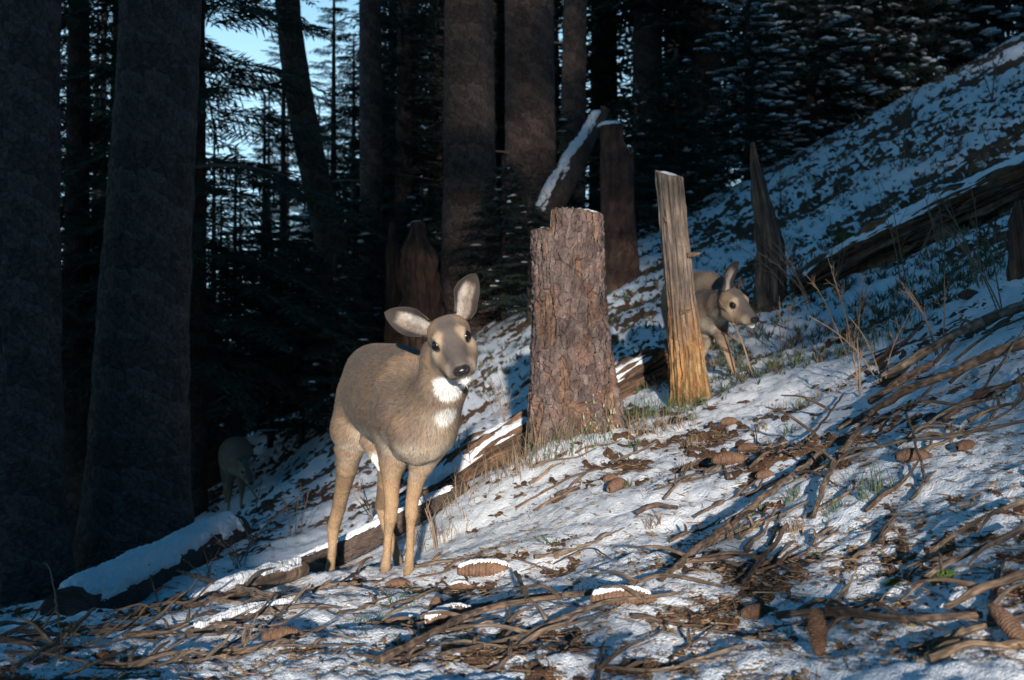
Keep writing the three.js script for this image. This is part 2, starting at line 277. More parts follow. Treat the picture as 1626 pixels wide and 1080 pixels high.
// a flat heap of snow over part of a disc
function snowDisc(rx, rz, depth, seed, top = () => 0, seg = 40, rings = 14) {
  const pos = [], uv = [], idx = [], w = seg + 1;
  for (let j = 0; j <= rings; j++) for (let i = 0; i <= seg; i++) { const k = j / rings, a = i / seg * 2 * Math.PI, e = 1 + .16 * n2(Math.cos(a) * 1.3 + seed, Math.sin(a) * 1.3), x = Math.cos(a) * rx * k * e, z = Math.sin(a) * rz * k * e; pos.push(x, top(x, z) + depth * Math.sqrt(Math.max(0, 1 - k ** 4)) * (1 + .25 * n2(x * 30 + seed, z * 30)) - .004 * k, z); uv.push(x * 3, z * 3); }
  for (let j = 0; j < rings; j++) for (let i = 0; i < seg; i++) { const a = j * w + i; idx.push(a, a + 1, a + w, a + 1, a + w + 1, a + w); }
  return geoFrom(pos, uv, null, idx);
}
// ---- conifer boughs: a drooping axis, side twigs, and the brushes of needles on them, as narrow blades
function blade(out, p, d, side, l, w) {
  const m = p.clone().addScaledVector(d, l * .45), t = p.clone().addScaledVector(d, l), a = m.clone().addScaledVector(side, w), b = m.clone().addScaledVector(side, -w);
  out.push(p.x, p.y, p.z, a.x, a.y, a.z, b.x, b.y, b.z, a.x, a.y, a.z, t.x, t.y, t.z, b.x, b.y, b.z);
}
function bough(out, snowOut, o, dir, L, droop, det, r, snow = 0, big = 1) {
  const flat = dir.clone().setY(0).normalize(), S = flat.clone().cross(UP).normalize(), step = det, q = V();
  const at = (s) => o.clone().addScaledVector(dir, s).addScaledVector(UP, -droop * s * s / L + .10 * droop * s * s * s / (L * L));
  for (let s = L * .1; s < L; s += step * (.7 + .6 * r())) {
    const p = at(s), f = s / L;
    for (const k of [-1, 1]) {
      if (r() < .08) continue;
      const tl = Math.min(.42 * (L - s) + .05 + .04 * r(), .34 + .06 * L) * (.6 + .55 * r()) * Math.min(1, .35 + f * 2.5);
      const d = flat.clone().multiplyScalar(.75 + .25 * r()).addScaledVector(S, k * (.75 + .3 * r())).addScaledVector(UP, -.12 - .5 * droop * f + .25 * (r() - .5)).normalize();
      const sd = d.clone().cross(UP).normalize().applyAxisAngle(d, (r() - .5) * 1.2);
      blade(out, p, d, sd, tl, step * .14 + .003);
      const n = 2 + Math.floor(tl / (step * 1.1));
      for (let i = 0; i < n; i++) {
        const g = (i + .5 + .4 * (r() - .5)) / n, pp = q.copy(p).addScaledVector(d, tl * g).clone(), kk = i % 2 ? 1 : -1;
        const dd = d.clone().multiplyScalar(.8).addScaledVector(sd, kk * .8).addScaledVector(UP, -.25 * r()).normalize();
        blade(out, pp, dd, dd.clone().cross(UP).normalize().applyAxisAngle(dd, (r() - .5) * 1.6), tl * (.45 - .2 * g) + .02, step * .12 + .003);
      }
    }
    blade(out, p, at(Math.min(L, s + step * 2)).sub(p).normalize(), S, step * 2.2, step * .15 + .004);
  }
  if (snow) for (let s = L * .25; s < L * .98; s += .07 + .1 * r()) if (r() < snow) { const p = at(s).addScaledVector(S, (r() - .5) * .3 * (1 - s / L)); lump(snowOut, p.addScaledVector(UP, .004), flat, big * (.035 + .06 * r() * r()), big * (.009 + .010 * r()), big * (.016 + .03 * r() * r()), r); }
}
const ICO = new THREE.IcosahedronGeometry(1, 1).attributes.position;
function lump(out, p, f, a, h, b, r) {
  const S = f.clone().cross(UP).normalize(), sd = r() * 50;
  for (let i = 0; i < ICO.count; i++) { const x = ICO.getX(i), y = ICO.getY(i), z = ICO.getZ(i), k = 1 + .35 * n3(x * 1.2 + sd, y * 1.2, z * 1.2); out.push(p.x + (f.x * x * a + S.x * z * b) * k, p.y + f.y * x * a * k + (y > 0 ? y : y * .5) * h * k, p.z + (f.z * x * a + S.z * z * b) * k); }
}
const flatGeo = (arr) => geoFrom(arr, null, null, null);
function smoothLumps(arr) { const g = geoFrom(arr, null, null, null), p = g.attributes.position, map = new Map(), n = g.attributes.normal; for (let i = 0; i < p.count; i++) { const k = p.getX(i).toFixed(4) + p.getY(i).toFixed(4) + p.getZ(i).toFixed(4), e = map.get(k) ?? V(); e.add(V(n.getX(i), n.getY(i), n.getZ(i))); map.set(k, e); } for (let i = 0; i < p.count; i++) { const e = map.get(p.getX(i).toFixed(4) + p.getY(i).toFixed(4) + p.getZ(i).toFixed(4)), l = e.length() || 1; n.setXYZ(i, e.x / l, e.y / l, e.z / l); } g.setAttribute('uv', new THREE.Float32BufferAttribute(Array.from({ length: p.count * 2 }, (_, i) => i % 2 ? p.getZ(i >> 1) * 3 : p.getX(i >> 1) * 3), 2)); return g; }
// a spruce with boughs from height b0 up to h
function spruce(o) {
  const { h, b0, R, r0, seed, det = .09, snow = 0, gap = .3, per = 6, droop = .35, top = .12, power = .8, lean = [0, 0], dead = 0 } = o, r = rng(seed), nd = [], sn = [], tw = [];
  const stem = [V(0, -.4, 0), V(lean[0] * .25, h * .25, lean[1] * .25), V(lean[0] * .6, h * .6, lean[1] * .6), V(lean[0], h, lean[1])], cv = new THREE.CatmullRomCurve3(stem, false, 'centripetal');
  for (let y = b0; y < h - .1; y += gap * (.7 + .6 * r())) {
    const f = (y - b0) / (h - b0), L0 = R * Math.pow(1 - f, power) * Math.min(1, .55 + f * 4) + top, a0 = r() * 6.28, n = per - 1 + Math.floor(3 * r());
    for (let i = 0; i < n; i++) {
      const a = a0 + i / n * 6.28 + .6 * (r() - .5), c = cv.getPoint(clamp((y + .4) / (h + .4) + .02 * (r() - .5), 0, 1)), L = L0 * (.65 + .5 * r());
      bough(nd, sn, c, V(Math.cos(a), .15 + .35 * f - .1 * r(), Math.sin(a)).normalize(), L, droop * (1 - .6 * f) * (.7 + .6 * r()), det, r, snow, o.big);
    }
  }
  for (let i = 0; i < dead; i++) { const y = lerp(.8, b0 + 1, r()), a = r() * 6.28, c = cv.getPoint((y + .4) / (h + .4)), L = .4 + .9 * r(); tw.push(tube([c, c.clone().add(V(Math.cos(a) * L * .5, .05 * r(), Math.sin(a) * L * .5)), c.clone().add(V(Math.cos(a + .2) * L, -.25 * L * r(), Math.sin(a + .2) * L))], [.012, .008, .003], 5, 6, { rough: .1, seed: i })); }
  return { stem, cv, trunk: o.trunk ?? tube(stem, [r0 * 1.35, r0, r0 * .62, .02], 14, 40, { rough: .05, seed, s: 2 }), needles: flatGeo(nd), snow: sn.length ? smoothLumps(sn) : null, twigs: tw };
}
function plant(kit, name, pos, turn, label, group, scale = 1, needles = M.needle) {
  const t = thing(name, pos, label, 'tree', group); t.rotation.y = turn; t.scale.setScalar(scale);
  part(t, 'trunk', kit.trunk, kit.bark ?? M.bark); part(t, 'crown', kit.needles, needles);
  if (kit.snow) part(t, 'snow_on_boughs', kit.snow, M.snow);
  for (const g of kit.twigs) part(t, 'dead_branch', g, M.twigDark);
  return t;
}
// ---------------------------------------------------------------- standing trees
// big spruce trunks near the camera: plated bark in relief, a flared foot, boughs far above the picture
function bigTrunk(o) {
  const { foot, pts, radii, seed, h, b0, R, snow = 0, label, group, seg = 72, rows = 220, flare = .35, dead = 6, det = .2 } = o, loc = shift(pts, foot), top = loc[loc.length - 1];
  const dirn = top.clone().sub(loc[loc.length - 2]).normalize(); dirn.lerp(UP, .6).normalize(); const tip = top.clone().addScaledVector(dirn, h - top.y);
  const all = [...loc, top.clone().lerp(tip, .5), tip], rr = [...radii, radii[radii.length - 1] * .6, .03];
  const trunk = tube(all, rr, seg, rows, { rough: .02, seed, s: 2, shape: (r, a, t, L) => { const y = t * L; return r * (1 + flare * Math.exp(-y * 3.2) * (1 + .5 * Math.sin(a * 4 + seed))) + .006 * n3(Math.cos(a) * r * 55, Math.sin(a) * r * 55 + seed, y * 14) + .004 * n3(Math.cos(a) * r * 120, Math.sin(a) * r * 120, y * 45); } });
  const cv = new THREE.CatmullRomCurve3(all, false, 'centripetal'), r = rng(seed + 900), nd = [], tw = [];
  const at = (y) => { let a = 0, b = 1; for (let i = 0; i < 16; i++) { const m = (a + b) / 2; cv.getPoint(m).y < y ? a = m : b = m; } return cv.getPoint(a); };
  for (let y = b0; y < h - .2; y += .42 * (.7 + .6 * r())) { const f = (y - b0) / (h - b0), n = 5 + Math.floor(2 * r()), a0 = r() * 6.28, c = at(y); for (let i = 0; i < n; i++) { const a = a0 + i / n * 6.28 + .5 * (r() - .5); bough(nd, null, c, V(Math.cos(a), .1 + .3 * f, Math.sin(a)).normalize(), (R * Math.pow(1 - f, .8) * Math.min(1, .5 + 3 * f) + .15) * (.7 + .5 * r()), .35 * (1 - .5 * f), det, r); } }
  for (let i = 0; i < dead; i++) { const y = lerp(1.2, b0 + .5, r()), a = r() * 6.28, c = at(y), L = .3 + .7 * r(); tw.push(tube([c, c.clone().add(V(Math.cos(a) * L * .5, .03, Math.sin(a) * L * .5)), c.clone().add(V(Math.cos(a + .3) * L, -.2 * L * r(), Math.sin(a + .3) * L))], [.013, .008, .003], 5, 6, { rough: .1, seed: i })); }
  const t = thing('spruce_tree', foot, label, 'tree', group);
  part(t, 'trunk', trunk, M.bark); part(t, 'crown', flatGeo(nd), M.needle); for (const g of tw) part(t, 'dead_branch', g, M.twigDark);
  return t;
}
const PL = (list) => list.map((a) => P(...a));
const onBase = (p) => V(p.x, base(p.x, p.z) - .05, p.z);
function trunkAt(depth, px, widths, o) {                               // px: [[x, y] ...] from the foot up; widths in the photograph's pixels
  const pts = px.map(([x, y]) => P(x, y, depth)), foot = onBase(pts[0]);
  const low = foot.clone().add(V(0, -.1, 0)); pts[0] = low;
  return bigTrunk({ foot, pts, radii: widths.map((w) => w / FOCAL * depth / 2), ...o });
}
trunkAt(6.0, [[35, 990], [35, 600], [35, 300], [38, -60]], [135, 118, 114, 108], { seed: 1, h: 17, b0: 5.5, R: 2.2, label: 'thick dark spruce trunk standing left of the leaning big trunk', group: null });
trunkAt(6.5, [[214, 890], [228, 500], [246, 200], [258, -60]], [165, 140, 128, 122], { seed: 2, h: 18, b0: 5.6, R: 2.3, label: 'thick spruce trunk with flared foot rising behind the snow-covered log', group: null });
trunkAt(11.5, [[590, 640], [556, 500], [505, 300], [470, 120], [452, -60]], [58, 50, 46, 42, 36], { seed: 3, h: 15, b0: 6.5, R: 1.8, seg: 40, flare: .2, label: 'slender dark trunk leaning strongly to one side between the spruces', group: null, dead: 3 });
trunkAt(14, [[590, 660], [590, 300], [587, -60]], [40, 37, 34], { seed: 4, h: 16, b0: 6, R: 2, seg: 36, label: 'slim straight trunk just behind the leaning trunk', group: null, dead: 10 });
trunkAt(10.5, [[752, 520], [746, 300], [744, -60]], [104, 84, 74], { seed: 5, h: 17, b0: 6.2, R: 2.3, seg: 56, label: 'straight thick trunk standing behind the alert deer', group: null });
trunkAt(11.5, [[842, 470], [842, 250], [840, -60]], [92, 80, 76], { seed: 6, h: 18, b0: 6.4, R: 2.2, seg: 56, label: 'straight thick trunk behind the stepped stump', group: null });
trunkAt(13.5, [[905, 400], [910, 200], [914, -60]], [46, 40, 37], { seed: 7, h: 16, b0: 6.2, R: 2, seg: 36, label: 'thin straight trunk beside the snowy leaning log', group: null, dead: 8 });

// ---- spruces with boughs down to the ground
const kitA = spruce({ h: 9, b0: .5, R: 1.7, r0: .11, seed: 41, det: .08, gap: .26, per: 7 });
const kitB = spruce({ h: 7, b0: .35, R: 1.5, r0: .09, seed: 42, det: .075, gap: .24, per: 7, droop: .5 });
const kitNear = spruce({ h: 10.5, b0: 1.5, R: 1.55, r0: .1, seed: 52, det: .045, gap: .30, per: 6, droop: .55 });
const kitSnow = spruce({ h: 4.2, b0: .25, R: 1.25, r0: .06, seed: 43, det: .055, gap: .22, per: 7, snow: .7, big: 1.7, droop: .42 });
const kitYoung = spruce({ h: 1.6, b0: .12, R: .62, r0: .022, seed: 44, det: .042, gap: .13, per: 6, snow: .16, droop: .35, top: .08 });
const kitBig = spruce({ h: 15, b0: 1.2, R: 2.5, r0: .2, seed: 45, det: .17, gap: .42, per: 6 });
const kitBigHigh = spruce({ h: 16, b0: 4.7, R: 2.6, r0: .22, seed: 46, det: .16, gap: .3, per: 8, dead: 8 });
const kitHigher = spruce({ h: 18, b0: 7.2, R: 2.7, r0: .24, seed: 49, det: .17, gap: .34, per: 7 });
const kitOpen = spruce({ h: 14, b0: 1.5, R: 2.5, r0: .16, seed: 50, det: .16, gap: .36, per: 6 });
const kitThin = spruce({ h: 10, b0: 1.0, R: 1.25, r0: .075, seed: 47, det: .14, gap: .5, per: 4, dead: 18, droop: .25 });
const at = (px, depth) => onBase(P(px, 540, depth));
// dark spruce with hanging boughs beside the flared trunk, against the sky
plant(kitNear, 'spruce_tree', at(305, 9.9), .4, 'dark spruce with low hanging boughs close behind the flared trunk');
plant(kitNear, 'spruce_tree', at(120, 10), 2, 'dark spruce filling the gap between the two thick trunks');
// open wood against the sky
for (const [px, d, k, turn, s] of [[505, 17, kitB, 4, .5], [545, 21, kitB, 1, .6], [640, 15, kitA, 3, .95], [700, 16, kitB, 5, 1.2], [690, 22, kitA, 1.4, 1.3], [160, 22, kitThin, 2.2, 1.2], [80, 16, kitA, 1, 1], [480, 26, kitB, 2.5, .65], [350, 26, kitB, 2.6, .8], [610, 28, kitA, 4.4, 1.0], [20, 20, kitA, 5.5, 1.2], [655, 24, kitBig, 1, .8], [450, 16.5, kitB, 3.4, .5], [425, 23, kitA, 2.1, .72], [448, 15, kitNear, 2.2, .52], [528, 16.5, kitNear, 4, .58], [380, 31, kitB, .7, 1.0], [505, 29, kitA, 1.7, .85], [372, 18, kitB, 5.1, .62], [338, 15, kitB, 1.3, .55], [418, 16, kitB, 4.7, .62], [560, 15.5, kitB, 2.9, .6], [530, 24, kitA, 3.8, .75], [455, 30, kitA, .2, .9], [560, 32, kitA, 2.2, 1.1], [180, 17, kitA, 4, 1.0], [115, 24, kitBig, 2.9, .8], [150, 30, kitBig, 1.9, .8], [620, 19, kitB, .8, 1.1], [520, 34, kitBig, 2, .55], [430, 40, kitBig, 5, .5], [360, 42, kitBig, 1, .5]])
  plant(k, 'background_spruce', at(px, d), turn, 'thin-crowned conifer standing against the pale sky beyond the gully', 'conifers against the sky', s, M.needleBlue);
// dark wood above the slope
for (const [px, d, k, turn, s] of [[960, 17, kitBig, 0, .9], [1030, 15.5, kitBigHigh, 1, .8], [1120, 16, kitBig, 2, 1], [1210, 18, kitBig, 3.5, 1], [1320, 17.5, kitBig, 4, 1.1], [1430, 19, kitBig, 5, 1.1], [1540, 20, kitBig, .7, 1.2], [1660, 20, kitBig, 1.7, 1.2], [1080, 21, kitBig, 2.7, 1.2], [1260, 23, kitBig, 3.1, 1.2], [870, 20, kitBig, 4.6, 1], [790, 17, kitBig, 5.6, .9], [730, 22, kitBig, .3, 1]])
  plant(k, 'background_spruce', at(px, d), turn, 'tall black-green spruce in the dense wood above the snowy slope', 'spruces of the dense wood', s);
// snow-laden spruces along the top of the slope
for (const [px, d, turn, s, lab] of [[1475, 13.6, .5, 1.05, 'snow-dusted spruce leaning over the top of the slope'], [1590, 14, 2.2, 1.15, 'tallest snow-dusted spruce at the top edge of the slope'], [1385, 13.2, 4, .82, 'mid-sized snow-dusted spruce at the slope top beside the dark wood'], [1290, 12.8, 5.2, .75, 'snow-dusted spruce lower down the edge of the slope'], [1190, 12.2, 1.1, .62, 'small snow-dusted spruce above the thin splintered snag']])
  plant(kitSnow, 'snowy_spruce', at(px, d), turn, lab, 'snow-dusted spruces', s);
for (const [px, d, turn, s] of [[1010, 10.8, .4, .9], [1075, 11.2, 2, 1.0], [800, 9.8, 3, .85], [840, 9.2, 4.4, .6], [720, 11, 1, .8], [670, 12, 5, 1], [480, 10.5, 2, 1.1], [530, 9.8, .9, .9], [430, 11.5, 4.2, 1.2], [560, 12.5, 3.2, 1.3], [330, 12.5, 1.6, 1.1], [500, 13.5, 5.7, 1.4], [880, 12.5, 2.4, 1.1]])
  plant(kitYoung, 'young_spruce', at(px, d), turn, 'low young spruce with a little snow on its boughs', 'young spruces in the undergrowth', s);
// the wood behind the photographer, which leaves the sun one gap, and the wood on both sides
const kitDense = spruce({ h: 13, b0: .4, R: 2.4, r0: .17, seed: 48, det: .15, gap: .3, per: 8, droop: .4 });
for (const [x, z, k, turn, s] of [
  [-2.35, 9, kitDense, 0, 1.00], [-1.85, 11.2, kitDense, 2.7, .6], [.2, 33, kitHigher, 2.0, 1.12], [-.75, 22.5, kitBigHigh, 1.4, 1.34], [-.55, 27, kitHigher, 3.0, 1.0], [3.7, 25.5, kitHigher, 5.0, .9], [2.7, 31, kitHigher, 4.0, 1.1], [-2.83, 12.6, kitDense, 1, 1.05], [-4.65, 9.6, kitDense, 2, 0.80], [-5.53, 13, kitDense, 3, 1.00], [-7.44, 9.5, kitDense, 4, 0.90], [-10.45, 11, kitDense, 5, 1.00], [-8.87, 14, kitDense, 6, 1.10], [-12.77, 9, kitDense, .5, 1.00],
  [4.1, 9, kitDense, 1.5, 0.66], [4.6, 12.3, kitDense, 2.5, 0.80], [6.2, 9.4, kitDense, 3.5, 0.85], [6.27, 13, kitDense, 4.5, 1.00], [8.35, 9.6, kitDense, 5.5, 1.00], [10.95, 11, kitDense, .2, 1.10],
  [-1.35, 14.6, kitBigHigh, 2.2, .95], [2.0, 6.2, kitOpen, .8, .8], [-1.72, 20, kitBigHigh, 4.8, 1.15], [3.21, 20.5, kitBigHigh, 1.1, 1.15], [-4.04, 18, kitDense, 2.1, 1.25], [6.49, 18.5, kitDense, 3.1, 1.25], [-2.20, 29, kitHigher, .4, 1.04], [-4.63, 25, kitDense, 2.4, 1.40], [6.43, 26, kitDense, 1.4, 1.40], [-7.61, 22, kitDense, 5.4, 1.60], [9.68, 20, kitDense, 3.4, 1.50], [-11.32, 20, kitDense, .3, 1.60], [-15.04, 18, kitDense, 1.3, 1.60], [3.28, 28.5, kitHigher, 2.3, 1.04], [-0.70, 34, kitHigher, 3.3, 1.04], [-6.54, 30, kitDense, 4.3, 1.80], [7.12, 31, kitDense, 5.3, 1.80], [-10.95, 28, kitDense, .9, 1.80], [-4.39, 36, kitHigher, 1.9, 1.2], [3.07, 37, kitHigher, 2.9, 1.2], [-1.1, 40, kitHigher, .6, 1.2], [4.0, 41, kitHigher, 1.6, 1.2]])
  plant(k, 'spruce_tree', onBase(V(x, 0, z)), turn, 'spruce of the wood behind the viewpoint, shading the slope', 'spruces behind the viewpoint', s);
for (const [x, z, turn, s] of [[7.2, -3.5, 0, .9], [8.2, -8, 1, 1], [8.2, 4.6, 3, .9], [9.8, -1, 4, 1], [10.5, -5.5, 5, 1.1], [-6, -2.5, .5, .9], [-7.4, -6, 1.5, 1], [-6.8, 5.2, 3.5, 1], [-9.4, -1, 4.5, 1.1], [-8.6, -10, 5.5, 1.1], [-10, -14, .9, 1.2], [-13, -20, 1.9, 1.2]])
  plant(kitDense, 'spruce_tree', onBase(V(x, 0, z)), turn, 'spruce of the wood standing beside the viewpoint', 'spruces beside the viewpoint', s);
// a row of knee-high spruces just behind the viewpoint, dappling the nearest snow
for (const [x, z, turn, s] of [[-.38, 2.2, .3, .33], [-.02, 2.4, 1.3, .36], [.3, 2.1, 2.3, .34], [.66, 2.35, 3.3, .40], [.98, 2.15, 4.3, .36], [1.3, 2.4, 5.3, .42], [1.62, 2.2, .8, .38], [1.95, 2.4, 1.8, .42]])
  plant(kitYoung, 'young_spruce', onBase(V(x, 0, z)), turn, 'knee-high young spruce just behind the viewpoint', 'young spruces behind the viewpoint', s);
// ---------------------------------------------------------------- roe deer
// bones: tapered capsules joined with a smooth minimum; the skin is meshed from that field as one surface
function skin(bones, cell) {
  const lo = V(9, 9, 9).multiplyScalar(9), hi = lo.clone().negate();
  for (const b of bones) for (const [p, r] of [[b.a, b.ra], [b.b, b.rb]]) { lo.min(p.clone().subScalar(r + .04)); hi.max(p.clone().addScalar(r + .04)); }
  const B = bones.map((b) => ({ ...b, ab: b.b.clone().sub(b.a), l2: Math.max(1e-9, b.a.distanceToSquared(b.b)) }));
  const f = (x, y, z) => {
    let d = 9, c = 9, ck = .02, cid = -1;                              // bones of one chain meet as they are; chains blend into each other
    const join = () => { if (c < 9) { const h = Math.max(0, 1 - Math.abs(d - c) / ck); d = Math.min(d, c) - h * h * ck * .25; } c = 9; };
    for (const b of B) {
      if (b.chain !== cid) { join(); cid = b.chain; ck = b.k; }
      const px = x - b.a.x, py = y - b.a.y, pz = z - b.a.z; let t = (px * b.ab.x + py * b.ab.y + pz * b.ab.z) / b.l2; t = t < 0 ? 0 : t > 1 ? 1 : t;
      const dx = px - b.ab.x * t, dy = py - b.ab.y * t, dz = pz - b.ab.z * t, e = Math.sqrt(dx * dx + dy * dy + dz * dz) - (b.ra + (b.rb - b.ra) * t);
      if (b.cut) { const h = Math.max(0, 1 - Math.abs(d + e) / b.k) ; d = Math.max(d, -e) + h * h * b.k * .25; continue; }
      const h = Math.max(0, 1 - Math.abs(c - e) / .004); c = Math.min(c, e) - h * h * .001;
    }
    join(); return d;
  };
  const nx = Math.ceil((hi.x - lo.x) / cell) + 1, ny = Math.ceil((hi.y - lo.y) / cell) + 1, nz = Math.ceil((hi.z - lo.z) / cell) + 1, val = new Float32Array(nx * ny * nz), id = (i, j, k) => (k * ny + j) * nx + i, Q = 8, reach = Q * cell * .9 + .035;
  for (let K = 0; K < nz; K += Q) for (let J = 0; J < ny; J += Q) for (let I = 0; I < nx; I += Q) {
    const c = f(lo.x + (I + Q / 2) * cell, lo.y + (J + Q / 2) * cell, lo.z + (K + Q / 2) * cell), skip = Math.abs(c) > reach;
    for (let k = K; k < Math.min(nz, K + Q); k++) for (let j = J; j < Math.min(ny, J + Q); j++) for (let i = I; i < Math.min(nx, I + Q); i++) val[id(i, j, k)] = skip ? c : f(lo.x + i * cell, lo.y + j * cell, lo.z + k * cell);
  }
  const v = new Float64Array(8), pos = [], idx = [], at = new Int32Array(nx * ny * nz).fill(-1), E = [[0, 1], [2, 3], [4, 5], [6, 7], [0, 2], [1, 3], [4, 6], [5, 7], [0, 4], [1, 5], [2, 6], [3, 7]];
  for (let k = 0; k + 1 < nz; k++) for (let j = 0; j + 1 < ny; j++) for (let i = 0; i + 1 < nx; i++) {
    const o = id(i, j, k), far0 = val[o]; if (far0 > 3 * cell || far0 < -3 * cell) continue;
    let neg = 0; for (let c = 0; c < 8; c++) { v[c] = val[o + (c & 1) + ((c >> 1) & 1) * nx + (c >> 2) * nx * ny]; if (v[c] < 0) neg++; }
    if (neg === 0 || neg === 8) continue;
    let x = 0, y = 0, z = 0, n = 0;
    for (const [a, b] of E) if (v[a] < 0 !== v[b] < 0) { const t = v[a] / (v[a] - v[b]); x += lerp(a & 1, b & 1, t); y += lerp((a >> 1) & 1, (b >> 1) & 1, t); z += lerp(a >> 2, b >> 2, t); n++; }
    at[id(i, j, k)] = pos.length / 3; pos.push(lo.x + (i + x / n) * cell, lo.y + (j + y / n) * cell, lo.z + (k + z / n) * cell);
  }
  const quad = (a, b, c, d, flip) => { if (a < 0 || b < 0 || c < 0 || d < 0) return; flip ? idx.push(a, c, b, b, c, d) : idx.push(a, b, c, b, d, c); };
  for (let k = 1; k + 1 < nz; k++) for (let j = 1; j + 1 < ny; j++) for (let i = 1; i + 1 < nx; i++) {
    const w0 = val[id(i, j, k)], s = w0 < 0; if (w0 > 3 * cell || w0 < -3 * cell) continue;
    if (s !== val[id(i + 1, j, k)] < 0) quad(at[id(i, j - 1, k - 1)], at[id(i, j, k - 1)], at[id(i, j - 1, k)], at[id(i, j, k)], !s);
    if (s !== val[id(i, j + 1, k)] < 0) quad(at[id(i - 1, j, k - 1)], at[id(i, j, k - 1)], at[id(i - 1, j, k)], at[id(i, j, k)], s);
    if (s !== val[id(i, j, k + 1)] < 0) quad(at[id(i - 1, j - 1, k)], at[id(i, j - 1, k)], at[id(i - 1, j, k)], at[id(i, j, k)], !s);
  }
  return geoFrom(pos, null, null, idx);
}
// an ear: a leaf-shaped cup, narrow and rolled at its base, with a thickness; facing is the way its hollow looks
function earShell(b, t, facing, W) {
  const ax = t.clone().sub(b), L = ax.length(); ax.normalize(); const N = facing.clone().addScaledVector(ax, -facing.dot(ax)).normalize(), S = ax.clone().cross(N), nu = 26, nv = 20, pos = [], idx = [], kind = [];
  for (const side of [0, 1]) for (let i = 0; i <= nu; i++) for (let j = 0; j <= nv; j++) {
    const u = i / nu, v = j / nv * 2 - 1, w = W * .5 * (.30 + .72 * Math.sin(Math.PI * (.10 + .62 * u))) * Math.pow(Math.max(0, 1 - u ** 3.4), .62) + .0008, A = lerp(1.75, .62, sstep(0, .55, u)), r = w / Math.sin(Math.min(A, 1.45)), th = side ? .0045 * (1 - .5 * v * v) : 0;
    const p = b.clone().addScaledVector(ax, u * L + .06 * L * (1 - v * v) * 0).addScaledVector(S, Math.sin(A * v) * (r + th)).addScaledVector(N, r * .55 - Math.cos(A * v) * (r + th));
    pos.push(p.x, p.y, p.z); kind.push(side, u, v);
  }
  const w = nv + 1, half = (nu + 1) * w;
  for (const side of [0, 1]) for (let i = 0; i < nu; i++) for (let j = 0; j < nv; j++) { const a = side * half + i * w + j; side ? idx.push(a, a + w, a + 1, a + 1, a + w, a + w + 1) : idx.push(a, a + 1, a + w, a + 1, a + w + 1, a + w); }
  for (let i = 0; i < nu; i++) for (const j of [0, nv]) { const a = i * w + j, b2 = half + i * w + j; j ? idx.push(a, b2, a + w, b2, b2 + w, a + w) : idx.push(a, a + w, b2, b2, a + w, b2 + w); }
  return { pos, idx, kind };
}
